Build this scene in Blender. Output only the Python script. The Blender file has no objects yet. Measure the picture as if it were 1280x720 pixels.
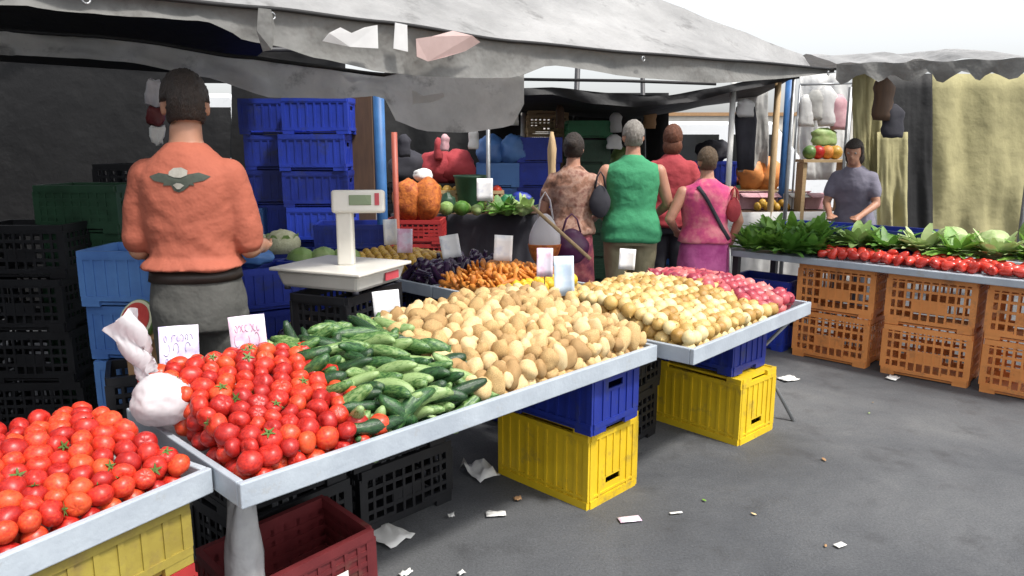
import bpy, bmesh, math, random
import numpy as np
from mathutils import Vector, Matrix, Euler, noise
from mathutils.bvhtree import BVHTree

random.seed(7); rng = np.random.default_rng(7)
PI = math.pi
SC = bpy.context.scene
COL = SC.collection

# ------------------------------------------------------------------ camera frame helpers
FPX, HC = 935.0, 1.65
PHI = math.atan(180 / FPX); CP, SP = math.cos(PHI), math.sin(PHI)
def ray(px, py):
    x = (px - 640) / FPX; y = (360 - py) / FPX
    return (x, CP + SP * y, -SP + CP * y)
def at(px, py, z):
    r = ray(px, py); t = (z - HC) / r[2]
    return Vector((r[0] * t, r[1] * t, z))
def atY(px, py, Y):
    r = ray(px, py); t = Y / r[1]
    return Vector((r[0] * t, Y, HC + r[2] * t))
F1 = at(300, 606, .74); A1 = at(822, 431, .74)
DU = (A1 - F1).normalized(); DV = Vector((-DU.y, DU.x, 0)); AU = math.atan2(DU.y, DU.x)
def R(u, v, z=0.0):
    return Vector((F1.x + u * DU.x + v * DV.x, F1.y + u * DU.y + v * DV.y, z))
def UV(P):
    a = Vector((P[0] - F1.x, P[1] - F1.y, 0)); return a.dot(DU), a.dot(DV)

# ------------------------------------------------------------------ materials
def _n(nt, t, **kw):
    n = nt.nodes.new(t)
    for k, v in kw.items():
        if k in n.inputs.keys(): n.inputs[k].default_value = v
        else: setattr(n, k, v)
    return n
def ramp(nt, fac, stops):
    r = nt.nodes.new('ShaderNodeValToRGB'); el = r.color_ramp.elements
    while len(el) < len(stops): el.new(0.5)
    for e, (p, c) in zip(el, stops): e.position = p; e.color = (*c, 1)
    nt.links.new(fac, r.inputs[0]); return r.outputs[0]
def mat(name, c1, c2=None, rough=.6, scale=8, detail=4, bump=0, bscale=40, objrand=0.0, spec=.5, sub=0, transl=0, stain=None, coat=0, stretch=None, bdist=.01):
    """noise-mottled surface between c1 and c2; objrand adds a shift from object to object"""
    m = bpy.data.materials.new(name); m.use_nodes = True; nt = m.node_tree
    b = nt.nodes['Principled BSDF']; L = nt.links.new
    tc = nt.nodes.new('ShaderNodeTexCoord'); src = tc.outputs['Object']
    oi = nt.nodes.new('ShaderNodeObjectInfo')
    off = nt.nodes.new('ShaderNodeVectorMath'); off.operation = 'MULTIPLY_ADD'
    cmb = nt.nodes.new('ShaderNodeCombineXYZ')
    for k in range(3): L(oi.outputs['Random'], cmb.inputs[k])
    L(cmb.outputs[0], off.inputs[0]); off.inputs[1].default_value = (17, 31, 23); L(src, off.inputs[2])
    vec = off.outputs[0]
    if stretch:
        mp = nt.nodes.new('ShaderNodeMapping'); mp.inputs['Scale'].default_value = stretch; L(vec, mp.inputs[0]); vec = mp.outputs[0]
    nz = _n(nt, 'ShaderNodeTexNoise', Scale=scale, Detail=detail, Roughness=.6); L(vec, nz.inputs['Vector'])
    fac = nz.outputs['Fac']
    if objrand:
        ma = nt.nodes.new('ShaderNodeMath'); ma.operation = 'MULTIPLY_ADD'
        L(oi.outputs['Random'], ma.inputs[0]); ma.inputs[1].default_value = objrand
        sb = nt.nodes.new('ShaderNodeMath'); sb.operation = 'SUBTRACT'; L(fac, sb.inputs[0]); sb.inputs[1].default_value = objrand / 2
        L(sb.outputs[0], ma.inputs[2]); fac = ma.outputs[0]
    if c2 is None: c2 = tuple(x * .8 for x in c1)
    stops = [(.3, c2), (.7, c1)] if not isinstance(c2, list) else c2
    col = ramp(nt, fac, stops)
    if stain:
        n2 = _n(nt, 'ShaderNodeTexNoise', Scale=stain[1], Detail=6, Roughness=.7); L(vec, n2.inputs['Vector'])
        mx = nt.nodes.new('ShaderNodeMix'); mx.data_type = 'RGBA'
        L(ramp(nt, n2.outputs['Fac'], [(stain[2], (0, 0, 0)), (stain[2] + .15, (stain[3],) * 3)]), mx.inputs[0])
        L(col, mx.inputs[6]); mx.inputs[7].default_value = (*stain[0], 1); col = mx.outputs[2]
    L(col, b.inputs['Base Color'])
    rr = nt.nodes.new('ShaderNodeMapRange'); L(nz.outputs['Fac'], rr.inputs[0]); rr.inputs[3].default_value = max(0, rough - .1); rr.inputs[4].default_value = min(1, rough + .1)
    L(rr.outputs[0], b.inputs['Roughness'])
    b.inputs['Specular IOR Level'].default_value = spec
    b.inputs['Coat Weight'].default_value = coat
    if sub:
        b.inputs['Subsurface Weight'].default_value = sub; b.inputs['Subsurface Radius'].default_value = (.01, .004, .002); b.inputs['Subsurface Scale'].default_value = 1
    if bump:
        n3 = _n(nt, 'ShaderNodeTexNoise', Scale=bscale, Detail=3); L(vec, n3.inputs['Vector'])
        bp = _n(nt, 'ShaderNodeBump', Strength=bump, Distance=bdist); L(n3.outputs['Fac'], bp.inputs['Height']); L(bp.outputs[0], b.inputs['Normal'])
    if transl:
        tr = nt.nodes.new('ShaderNodeBsdfTranslucent'); L(col, tr.inputs['Color'])
        ms = nt.nodes.new('ShaderNodeMixShader'); ms.inputs[0].default_value = transl
        L(b.outputs[0], ms.inputs[1]); L(tr.outputs[0], ms.inputs[2]); L(ms.outputs[0], nt.nodes['Material Output'].inputs['Surface'])
    return m

M = {}
M['tray'] = mat('white tray paint', (.42, .47, .52), (.31, .35, .40), .45, 5, 6, .15, 60, stain=((.30, .27, .22), 14, .60, .55))
M['tray_in'] = mat('tray floor paint', (.5, .52, .52), (.36, .37, .36), .5, 6, 6, stain=((.22, .19, .14), 9, .5, .7))
M['tomato'] = mat('tomato skin', (.58, .06, .02), [(.2, (.32, .012, .010)), (.5, (.52, .026, .014)), (.85, (.60, .08, .022))], .38, 5, 2, .03, 9, objrand=.7, sub=.06, spec=.42, stain=((.62, .16, .03), 5, .66, .5))
M['calyx'] = mat('calyx green', (.10, .17, .03), (.05, .10, .02), .6)
M['cuc'] = mat('cucumber skin', (.06, .14, .03), [(.22, (.012, .042, .013)), (.46, (.026, .092, .024)), (.64, (.10, .20, .052)), (.80, (.25, .36, .14))], .28, 9, 3, .25, 70, objrand=.85, spec=.6, stretch=(1, 3, 3), stain=((.24, .32, .12), 5, .58, .6))
M['potato'] = mat('potato skin', (.58, .41, .20), [(.22, (.36, .22, .09)), (.5, (.57, .385, .165)), (.78, (.69, .52, .28))], .75, 12, 7, .3, 40, objrand=.8, stain=((.17, .095, .04), 11, .55, .7))
M['onion'] = mat('onion skin', (.62, .38, .10), [(.2, (.36, .20, .045)), (.5, (.58, .39, .13)), (.8, (.68, .56, .30))], .42, 7, 5, .2, 30, objrand=.8, stretch=(4, 4, .7), sub=.05)
M['redonion'] = mat('red onion skin', (.40, .06, .08), [(.22, (.22, .02, .045)), (.5, (.44, .05, .075)), (.8, (.62, .20, .18))], .35, 7, 4, .1, 30, objrand=.6, stretch=(4, 4, .7))
M['golden'] = mat('golden fruit skin', (.58, .36, .06), (.38, .20, .02), .4, 8, 3, .05, 30, objrand=.5)
M['carrot'] = mat('carrot skin', (.64, .25, .04), (.42, .13, .015), .5, 9, 3, .2, 60, objrand=.5)
M['lemon'] = mat('lemon peel', (.75, .52, .03), (.62, .38, .02), .4, 8, 2, .2, 90, objrand=.4)
M['egg'] = mat('aubergine skin', (.045, .018, .06), (.015, .008, .025), .2, 5, 2, spec=.6)
M['pepper'] = mat('red pepper skin', (.62, .05, .03), (.40, .02, .012), .22, 6, 2, .03, 9, objrand=.5, spec=.6)
M['leaf'] = mat('leafy green', (.22, .42, .07), (.08, .21, .03), .5, 14, 4, .3, 40, objrand=.5, transl=.25)
M['paleleaf'] = mat('pale cabbage leaf', (.46, .56, .26), (.24, .38, .11), .5, 12, 4, .3, 30, objrand=.4, transl=.15)
M['cauli'] = mat('cauliflower curd', (.66, .66, .46), (.50, .50, .30), .8, 30, 5, .6, 70)
M['yellow'] = mat('yellow crate plastic', (.72, .50, .015), (.56, .37, .010), .5, 4, 7, .12, 50, stain=((.20, .14, .05), 7, .55, .65))
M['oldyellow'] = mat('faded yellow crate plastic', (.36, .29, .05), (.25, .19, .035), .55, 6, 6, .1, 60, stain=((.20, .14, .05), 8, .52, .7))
M['blue'] = mat('blue crate plastic', (.02, .05, .42), (.010, .024, .22), .45, 4, 6, .1, 50, objrand=.6, stain=((.035, .045, .10), 7, .54, .7))
M['skyblue'] = mat('worn light blue plastic', (.10, .24, .55), (.06, .15, .42), .45, 5, 5, objrand=.4)
M['orange'] = mat('orange crate plastic', (.78, .31, .09), (.62, .23, .06), .55, 5, 7, .12, 50, stain=((.24, .12, .06), 7, .54, .65))
M['maroon'] = mat('maroon crate plastic', (.16, .022, .025), (.09, .012, .015), .5, 6, 5, .1, 60, stain=((.12, .07, .05), 9, .58, .6))
M['redplastic'] = mat('red crate plastic', (.40, .03, .03), (.28, .02, .02), .5, 6, 5)
M['black'] = mat('black crate plastic', (.011, .012, .015), (.006, .006, .008), .5, 6, 4, .1, 60)
M['dkgreen'] = mat('dark green plastic', (.02, .07, .035), (.012, .04, .02), .5, 6, 4)
M['green'] = mat('green crate plastic', (.03, .22, .09), (.02, .14, .06), .5, 6, 4)
M['scale'] = mat('cream scale plastic', (.72, .70, .64), (.62, .60, .54), .35, 4, 5, stain=((.35, .30, .22), 12, .62, .5))
M['steel'] = mat('brushed steel plate', (.60, .60, .58), (.50, .50, .48), .3, 6, 3); M['steel'].node_tree.nodes['Principled BSDF'].inputs['Metallic'].default_value = .8
M['lcd'] = mat('lcd green grey', (.22, .28, .16), (.17, .22, .12), .25, 6, 2)
M['ink'] = mat('dark ink', (.03, .03, .04), (.02, .02, .03), .6)
M['redink'] = mat('red sticker', (.55, .08, .10), (.45, .05, .07), .5)
M['card_lilac'] = mat('lilac price card', (.70, .66, .78), [(.35, (.50, .44, .70)), (.5, (.68, .62, .78)), (.62, (.78, .76, .80))], .6, 16, 3)
M['card_pink'] = mat('pink price card', (.78, .62, .72), [(.35, (.66, .38, .52)), (.5, (.74, .60, .72)), (.62, (.72, .68, .80))], .6, 14, 3)
M['card_white'] = mat('white price card', (.78, .78, .76), [(.35, (.60, .62, .68)), (.5, (.76, .76, .76))], .6, 14, 3)
M['card_blue'] = mat('pale blue price card', (.62, .72, .82), [(.35, (.45, .58, .75)), (.6, (.68, .76, .82))], .6, 10, 3)
M['pinkink'] = mat('pink marker ink', (.64, .40, .52), (.58, .32, .46), .6)
M['violetink'] = mat('violet marker ink', (.48, .43, .64), (.42, .37, .60), .6)
M['stick'] = mat('wood stick', (.42, .28, .14), (.30, .19, .09), .7, 20, 4)
M['bag'] = mat('white carrier bag film', (.80, .79, .81), (.74, .72, .75), .28, 6, 4, .45, 12, transl=.4, bdist=.015, stretch=(1, 1, .35))
M['greysack'] = mat('greyish sack film', (.40, .40, .40), (.28, .28, .29), .5, 8, 4, .5, 14, bdist=.02)
M['paper'] = mat('white paper', (.78, .78, .76), (.66, .66, .64), .8, 10, 4, .2, 30)
M['cardboard'] = mat('brown cardboard', (.40, .24, .12), (.30, .17, .08), .8, 8, 4)
M['melon_red'] = mat('watermelon flesh', (.62, .09, .07), (.50, .05, .05), .4, 20, 3)
M['melon_rind'] = mat('watermelon rind', (.14, .24, .06), (.05, .12, .03), .4, 6, 4)
M['melon_white'] = mat('watermelon white rind', (.66, .68, .50), (.58, .62, .42), .5)
M['metal'] = mat('galvanised tube', (.35, .36, .37), (.25, .26, .27), .4, 12, 4); M['metal'].node_tree.nodes['Principled BSDF'].inputs['Metallic'].default_value = .6
M['darkmetal'] = mat('dark painted tube', (.05, .05, .055), (.03, .03, .035), .5, 10, 4)
M['whitepole'] = mat('white painted pole', (.66, .66, .64), (.52, .52, .50), .5, 8, 4)
M['tanpole'] = mat('tan wooden pole', (.50, .36, .20), (.40, .27, .14), .7, 12, 5, stretch=(6, 6, 1))
M['bluepole'] = mat('blue painted pole', (.05, .18, .45), (.03, .12, .32), .5, 8, 4)
M['redpole'] = mat('red painted pole', (.42, .10, .06), (.32, .07, .05), .5, 8, 4)
M['tarp'] = mat('grey white tarpaulin', (.50, .50, .50), [(.25, (.19, .19, .19)), (.5, (.32, .32, .32)), (.75, (.44, .44, .44))], .55, 1.7, 9, .7, 7, transl=.16, stain=((.11, .108, .105), 5, .56, .7), bdist=.05)
M['valance'] = mat('grey canvas valance', (.22, .22, .21), (.13, .13, .125), .75, 5, 6, .6, 8, transl=.15, stain=((.09, .085, .08), 5, .52, .7), bdist=.04)
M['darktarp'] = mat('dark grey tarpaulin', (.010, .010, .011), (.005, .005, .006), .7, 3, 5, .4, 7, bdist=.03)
M['greytarp'] = mat('slack grey tarpaulin', (.66, .65, .62), (.46, .46, .44), .75, 4, 6, .6, 8, transl=.45, stain=((.10, .10, .10), 5, .56, .6), bdist=.03)
M['patchwhite'] = mat('white light and cloth patch', (.80, .80, .80), (.70, .70, .70), .7, 9, 4, transl=.35)  # painted light on the valance, also the rear sheet's patch
M['patchpink'] = mat('pinkish painted light patch', (.56, .42, .40), (.46, .33, .31), .7, 9, 4, transl=.25)  # light through the valance, painted pinkish
M['skin'] = mat('tanned skin', (.42, .22, .14), (.34, .16, .10), .5, 6, 4, .05, 60, sub=.08)
M['skin2'] = mat('sunburnt skin', (.50, .27, .19), (.42, .20, .13), .5, 6, 4, .05, 60, sub=.08)
M['hair_dark'] = mat('dark brown hair', (.035, .022, .016), (.015, .010, .008), .6, 20, 4, 1, 90, stretch=(3, 3, .5))
M['hair_grey'] = mat('grey hair', (.36, .34, .31), (.20, .18, .16), .7, 20, 4, 1, 90, stretch=(3, 3, .5))
M['hair_brown'] = mat('brown hair', (.14, .09, .05), (.07, .045, .025), .6, 20, 4, 1, 90, stretch=(3, 3, .5))
M['hair_red'] = mat('reddish hair', (.16, .05, .02), (.09, .028, .012), .6, 20, 4, 1, 90, stretch=(3, 3, .5))
M['eye'] = mat('eye', (.5, .48, .45), (.05, .04, .03), .3, 60)
M['tee'] = mat('orange cotton', (.37, .100, .058), (.30, .078, .045), .85, 3, 5, .5, 11, bdist=.03)
M['trouser'] = mat('grey green trousers', (.085, .085, .078), (.055, .055, .05), .85, 3, 5, .5, 11, bdist=.03)
M['belt'] = mat('dark brown belt', (.03, .02, .015), (.02, .012, .01), .5)
M['polo'] = mat('green cotton', (.05, .30, .14), (.03, .22, .10), .85, 3, 5, .5, 11, bdist=.03)
M['khaki'] = mat('khaki trousers', (.30, .27, .17), (.22, .20, .12), .85, 3, 5, .5, 11, bdist=.03)
M['brownprint'] = mat('brown printed cotton', (.3, .18, .12), [(.3, (.12, .06, .04)), (.45, (.30, .15, .10)), (.55, (.42, .26, .20)), (.7, (.20, .08, .06))], .85, 12, 4, .4, 12, bdist=.03)
M['wineskirt'] = mat('wine red skirt', (.26, .06, .08), [(.35, (.12, .02, .05)), (.55, (.32, .08, .09)), (.7, (.46, .20, .18))], .85, 9, 4, .4, 12, bdist=.03)
M['pinkprint'] = mat('pink printed cotton', (.6, .16, .26), [(.32, (.42, .03, .16)), (.48, (.58, .08, .19)), (.62, (.64, .20, .24))], .85, 9, 4, .4, 12, bdist=.03)
M['magenta'] = mat('magenta skirt', (.50, .12, .34), [(.35, (.36, .04, .20)), (.6, (.54, .12, .32))], .85, 7, 4, .4, 12, bdist=.03)
M['redcotton'] = mat('red cotton', (.40, .05, .06), (.30, .03, .04), .85, 5, 4, .4, 12, bdist=.03)
M['lilac'] = mat('grey lilac cotton', (.20, .19, .24), (.13, .125, .17), .85, 5, 4, .4, 12, bdist=.03)
M['darkcloth'] = mat('dark cloth', (.04, .04, .05), (.02, .02, .03), .85, 5, 4, .4, 12)
M['shoe'] = mat('dark shoe', (.04, .03, .025), (.02, .018, .015), .5)
M['emb_dark'] = mat('dark green print', (.06, .07, .055), (.03, .04, .03), .8, 30)
M['emb_grey'] = mat('grey print', (.34, .33, .29), (.22, .21, .18), .8, 30)
M['brownboard'] = mat('brown wooden board', (.10, .055, .03), (.06, .032, .018), .7, 5, 5, stretch=(8, 8, 1))
M['orangesack'] = mat('orange net sack', (.5, .13, .02), [(.35, (.28, .055, .012)), (.6, (.56, .16, .025))], .7, 24, 4, .6, 50)
M['woodlight'] = mat('pale crate wood', (.55, .40, .22), (.42, .28, .14), .7, 7, 5, stretch=(1, 6, 6))
M['vanwhite'] = mat('white van paint', (.78, .80, .82), (.72, .74, .76), .3, 3, 3, coat=.3)
M['glass'] = mat('dark window glass', (.02, .022, .025), (.015, .016, .018), .1, 3, 2)
M['tyre'] = mat('tyre rubber', (.02, .02, .02), (.015, .015, .015), .8)
M['whitecloth'] = mat('white drape', (.78, .78, .77), (.70, .70, .69), .8, 4, 4, .4, 10, transl=.35, bdist=.03)
M['yellowcloth'] = mat('yellowish drape', (.46, .42, .22), (.34, .31, .16), .85, 4, 4, .4, 10, transl=.2, bdist=.03)
M['purple'] = mat('purple bag film', (.10, .02, .08), (.06, .012, .05), .4, 8, 4, .4, 20)
M['wall'] = mat('pale house plaster', (.66, .63, .57), (.56, .53, .48), .9, 2, 5)
M['pinkbox'] = mat('pink white boxes', (.62, .40, .42), (.46, .22, .26), .7, 10, 3)

def asphalt():
    m = bpy.data.materials.new('worn asphalt'); m.use_nodes = True; nt = m.node_tree; b = nt.nodes['Principled BSDF']; L = nt.links.new
    tc = nt.nodes.new('ShaderNodeTexCoord'); v = tc.outputs['Object']
    n1 = _n(nt, 'ShaderNodeTexNoise', Scale=.7, Detail=6, Roughness=.62, Distortion=.6); L(v, n1.inputs['Vector'])
    n2 = _n(nt, 'ShaderNodeTexNoise', Scale=95, Detail=5, Roughness=.75); L(v, n2.inputs['Vector'])
    n3 = _n(nt, 'ShaderNodeTexNoise', Scale=3.3, Detail=9, Roughness=.7); L(v, n3.inputs['Vector'])
    c1 = ramp(nt, n1.outputs['Fac'], [(.30, (.044, .047, .053)), (.46, (.070, .074, .081)), (.58, (.098, .102, .108)), (.72, (.140, .143, .144))])
    mx = nt.nodes.new('ShaderNodeMix'); mx.data_type = 'RGBA'; mx.blend_type = 'MULTIPLY'; mx.inputs[0].default_value = 1
    L(c1, mx.inputs[6]); L(ramp(nt, n2.outputs['Fac'], [(.34, (.72, .72, .72)), (.5, (1, 1, 1)), (.68, (1.32, 1.31, 1.3))]), mx.inputs[7])
    m2 = nt.nodes.new('ShaderNodeMix'); m2.data_type = 'RGBA'; L(ramp(nt, n3.outputs['Fac'], [(.54, (0, 0, 0)), (.70, (.5, .5, .5))]), m2.inputs[0])
    L(mx.outputs[2], m2.inputs[6]); m2.inputs[7].default_value = (.034, .034, .036, 1)
    vo = nt.nodes.new('ShaderNodeTexVoronoi'); vo.feature = 'DISTANCE_TO_EDGE'; vo.inputs['Scale'].default_value = .55
    wv = nt.nodes.new('ShaderNodeVectorMath'); wv.operation = 'MULTIPLY_ADD'; L(n3.outputs['Color'], wv.inputs[0]); wv.inputs[1].default_value = (.5, .5, 0); L(v, wv.inputs[2]); L(wv.outputs[0], vo.inputs['Vector'])
    m3 = nt.nodes.new('ShaderNodeMix'); m3.data_type = 'RGBA'; L(ramp(nt, vo.outputs['Distance'], [(0, (.10, .10, .10)), (.005, (0, 0, 0))]), m3.inputs[0]); L(m2.outputs[2], m3.inputs[6]); m3.inputs[7].default_value = (.018, .018, .018, 1)
    L(m3.outputs[2], b.inputs['Base Color'])
    L(ramp(nt, n3.outputs['Fac'], [(.35, (.9, .9, .9)), (.65, (.62, .62, .62))]), b.inputs['Roughness'])
    bp = _n(nt, 'ShaderNodeBump', Strength=.5, Distance=.006); L(n2.outputs['Fac'], bp.inputs['Height']); L(bp.outputs[0], b.inputs['Normal'])
    return m
M['asphalt'] = asphalt()

# ------------------------------------------------------------------ mesh builder
class MB:
    def __init__(s): s.v = []; s.f = []
    def add(s, vs, fs):
        o = len(s.v); s.v += [tuple(x) for x in vs]; s.f += [tuple(i + o for i in f) for f in fs]; return s
    def box(s, c, size, rz=0, rot=None, taper=1.0):
        hx, hy, hz = size[0] / 2, size[1] / 2, size[2] / 2; c = Vector(c)
        m = rot if rot is not None else Matrix.Rotation(rz, 3, 'Z')
        vs = [c + m @ Vector((sx * hx * (taper if sz < 0 else 1), sy * hy * (taper if sz < 0 else 1), sz * hz)) for sz in (-1, 1) for sy in (-1, 1) for sx in (-1, 1)]
        return s.add(vs, [(0, 2, 3, 1), (4, 5, 7, 6), (0, 1, 5, 4), (2, 6, 7, 3), (0, 4, 6, 2), (1, 3, 7, 5)])
    def tube(s, pts, rad, n=8, cap=True):
        pts = [Vector(p) for p in pts]; rad = rad if isinstance(rad, (list, tuple)) else [rad] * len(pts)
        vs = []; prev = None
        for i, p in enumerate(pts):
            t = (pts[min(i + 1, len(pts) - 1)] - pts[max(i - 1, 0)]).normalized()
            if prev is None:
                a = Vector((0, 0, 1)) if abs(t.z) < .9 else Vector((1, 0, 0)); x = t.cross(a).normalized()
            else:
                x = (prev - t * prev.dot(t)).normalized()
            prev = x; y = t.cross(x)
            vs += [p + (x * math.cos(2 * PI * k / n) + y * math.sin(2 * PI * k / n)) * rad[i] for k in range(n)]
        fs = []
        for i in range(len(pts) - 1):
            for k in range(n):
                a, b_ = i * n + k, i * n + (k + 1) % n; fs.append((a, b_, b_ + n, a + n))
        if cap: fs.append(tuple(range(n - 1, -1, -1))); fs.append(tuple(range((len(pts) - 1) * n, len(pts) * n)))
        return s.add(vs, fs)
    def ell(s, c, r, nu=20, nv=12, rot=None, fn=None):
        c = Vector(c); vs = []; fs = []
        pts = [Vector((0, 0, -1))]
        for j in range(1, nv):
            th = PI * j / nv
            for i in range(nu):
                ph = 2 * PI * i / nu; pts.append(Vector((math.sin(th) * math.cos(ph), math.sin(th) * math.sin(ph), -math.cos(th))))
        pts.append(Vector((0, 0, 1)))
        for q in pts:
            k = fn(q) if fn else 1.0
            w = Vector((q.x * r[0] * k, q.y * r[1] * k, q.z * r[2] * k)) if not isinstance(k, Vector) else k
            vs.append(c + (rot @ w if rot is not None else w))
        for i in range(nu):
            fs.append((0, 1 + (i + 1) % nu, 1 + i)); e = len(pts) - 1; b = 1 + (nv - 2) * nu; fs.append((e, b + i, b + (i + 1) % nu))
            for j in range(nv - 2):
                a = 1 + j * nu + i; b_ = 1 + j * nu + (i + 1) % nu; fs.append((a, b_, b_ + nu, a + nu))
        return s.add(vs, fs)
    def loft(s, rings):
        """rings: list of equal-length closed point lists"""
        n = len(rings[0]); vs = [p for r in rings for p in r]; fs = []
        for i in range(len(rings) - 1):
            for k in range(n):
                a, b_ = i * n + k, i * n + (k + 1) % n; fs.append((a, b_, b_ + n, a + n))
        fs.append(tuple(range(n - 1, -1, -1))); fs.append(tuple(range((len(rings) - 1) * n, len(rings) * n)))
        return s.add(vs, fs)
    def prism(s, poly, z0, z1):
        n = len(poly); vs = [(x, y, z0) for x, y in poly] + [(x, y, z1) for x, y in poly]
        return s.add(vs, [tuple(range(n - 1, -1, -1)), tuple(range(n, 2 * n))] + [(k, (k + 1) % n, (k + 1) % n + n, k + n) for k in range(n)])
    def sheet(s, grid, th=0.0):
        """grid[i][j] of points -> surface; th>0 gives it thickness along the mean normal"""
        ni, nj = len(grid), len(grid[0]); vs = [Vector(p) for r in grid for p in r]; fs = []
        for i in range(ni - 1):
            for j in range(nj - 1):
                a = i * nj + j; fs.append((a, a + 1, a + nj + 1, a + nj))
        return s.add(vs, fs)
    def mesh(s, name, m=None, smooth=False):
        me = bpy.data.meshes.new(name); me.from_pydata(s.v, [], s.f); me.update()
        bm = bmesh.new(); bm.from_mesh(me); bmesh.ops.recalc_face_normals(bm, faces=bm.faces); bm.to_mesh(me); bm.free()
        if m is not None: me.materials.append(m)
        if smooth: me.polygons.foreach_set('use_smooth', [True] * len(me.polygons))
        return me
    def build(s, name, m=None, parent=None, smooth=False, bevel=0, solid=0):
        o = bpy.data.objects.new(name, s.mesh(name, m, smooth)); COL.objects.link(o)
        if parent is not None: o.parent = parent
        if solid:
            md = o.modifiers.new('thickness', 'SOLIDIFY'); md.thickness = solid; md.offset = 0
        if bevel:
            md = o.modifiers.new('edge', 'BEVEL'); md.width = bevel; md.segments = 2; md.limit_method = 'ANGLE'
        return o
def tag(o, label, cat, group=None, kind=None):
    o['label'] = label; o['category'] = cat
    if group: o['group'] = group
    if kind: o['kind'] = kind
    return o
def thing(name, label, cat, loc=(0, 0, 0), rz=0, group=None):
    o = bpy.data.objects.new(name, None); COL.objects.link(o); o.location = loc; o.rotation_euler = (0, 0, rz); o.empty_display_size = .1
    return tag(o, label, cat, group)
def dup(root, loc, rot, label=None, group=None, scale=None):
    r = root.copy(); COL.objects.link(r); r.location = loc
    r.rotation_euler = rot if not isinstance(rot, (int, float)) else (0, 0, rot)
    if scale: r.scale = scale
    if label: r['label'] = label
    if group: r['group'] = group
    for ch in list(root.children):
        c = ch.copy(); COL.objects.link(c); c.parent = r
        for g in list(ch.children):
            e = g.copy(); COL.objects.link(e); e.parent = c
    return r
def place(name, me, loc, rot, label, cat, group, scale=1.0):
    o = bpy.data.objects.new(name, me); COL.objects.link(o); o.location = loc
    o.rotation_euler = rot if not isinstance(rot, Matrix) else rot.to_euler()
    o.scale = (scale,) * 3 if isinstance(scale, (int, float)) else scale
    return tag(o, label, cat, group)
def nz(p, s=1.0): return noise.noise(Vector(p) * s)

# ------------------------------------------------------------------ ground, sky, light, camera
g = MB().add([(-250, -250, 0), (250, -250, 0), (250, 250, 0), (-250, 250, 0)], [(0, 1, 2, 3)]).build('ground', M['asphalt']); g['kind'] = 'structure'
SUN_EL, SUN_AZ = math.radians(58), math.radians(128)     # azimuth measured clockwise from +Y (towards +X)
w = bpy.data.worlds.new('World'); SC.world = w; w.use_nodes = True; nt = w.node_tree
sky = nt.nodes.new('ShaderNodeTexSky'); sky.sky_type = 'NISHITA'; sky.sun_disc = False
sky.sun_elevation = SUN_EL; sky.sun_rotation = SUN_AZ; sky.dust_density = 3; sky.air_density = 1.0; sky.ozone_density = 1.0
hs = nt.nodes.new('ShaderNodeHueSaturation'); hs.inputs['Saturation'].default_value = .18; hs.inputs['Value'].default_value = 1.38
nt.links.new(sky.outputs[0], hs.inputs['Color']); bg = nt.nodes['Background']; nt.links.new(hs.outputs[0], bg.inputs[0]); bg.inputs[1].default_value = .15
sd = bpy.data.lights.new('sun', 'SUN'); so = bpy.data.objects.new('sun', sd); COL.objects.link(so)
sd.energy = 3.0; sd.angle = math.radians(6); sd.color = (1, .95, .88)
tos = Vector((math.sin(SUN_AZ) * math.cos(SUN_EL), math.cos(SUN_AZ) * math.cos(SUN_EL), math.sin(SUN_EL)))
so.rotation_euler = tos.to_track_quat('Z', 'Y').to_euler(); so.location = (4, -4, 9)
cd = bpy.data.cameras.new('camera'); co = bpy.data.objects.new('camera', cd); COL.objects.link(co); SC.camera = co
cd.sensor_width = 36; cd.lens = FPX / 1280 * 36; cd.clip_end = 1000; cd.clip_start = .05
co.location = (0, 0, HC); co.rotation_euler = (PI / 2 - PHI, 0, 0)
vs = SC.view_settings; vs.view_transform = 'Standard'; vs.look = 'None'; vs.gamma = 1; vs.exposure = .38; vs.use_curve_mapping = False

# ------------------------------------------------------------------ trays
def tray(label, o, ang, length, depth, lip=.075, th=.022, ztop=.74):
    """o = front-left rim corner; local x along the front, local y to the back"""
    t = thing('display_tray', label, 'market tray', (o[0], o[1], ztop - lip), ang, 'white display trays')
    MB().box((length / 2, depth / 2, .011), (length - 2 * th - .004, depth - 2 * th - .004, .022)).build('tray_floor', M['tray_in'], t)
    MB().box((length / 2, th / 2, lip / 2), (length, th, lip)).build('front_board', M['tray'], t, bevel=.004)
    MB().box((length / 2, depth - th / 2, lip / 2), (length, th, lip)).build('back_board', M['tray'], t, bevel=.004)
    for x in (th / 2, length - th / 2):
        MB().box((x, depth / 2, lip / 2), (th, depth - 2 * th - .002, lip)).build('end_board', M['tray'], t, bevel=.004)
    return t
MAINL, MAIND = 2.02, .86
tray('long white tray heaped with tomatoes, cucumbers and potatoes', R(0, 0), AU, MAINL, MAIND)
T2O = R(2.065, -.165); T2A = AU + math.atan2(.055, 1.37)
tray('white tray heaped with yellow and red onions', T2O, T2A, 1.40, .86)
LP = at(265, 585, .74); LA = math.radians(58.5); LL, LD = 1.3, .62
LO = Vector((LP.x - math.cos(LA) * LL, LP.y - math.sin(LA) * LL, 0))
tray('angled white tray of tomatoes under the white carrier bag', LO, LA, LL, LD)
# tray row standing at a right angle behind the long tray
BU0 = 2.02
def sidetray(label, v0, v1):
    P = R(BU0, v1); return tray(label, P, AU - PI / 2, v1 - v0, .75, ztop=.80)
sidetray('white tray of carrots and lemons behind the potatoes', .93, 1.62)
sidetray('white tray of aubergines between the carrots and the golden fruit', 1.63, 2.02)
sidetray('white tray of golden yellow fruit farthest back in its row', 2.03, 2.75)

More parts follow.
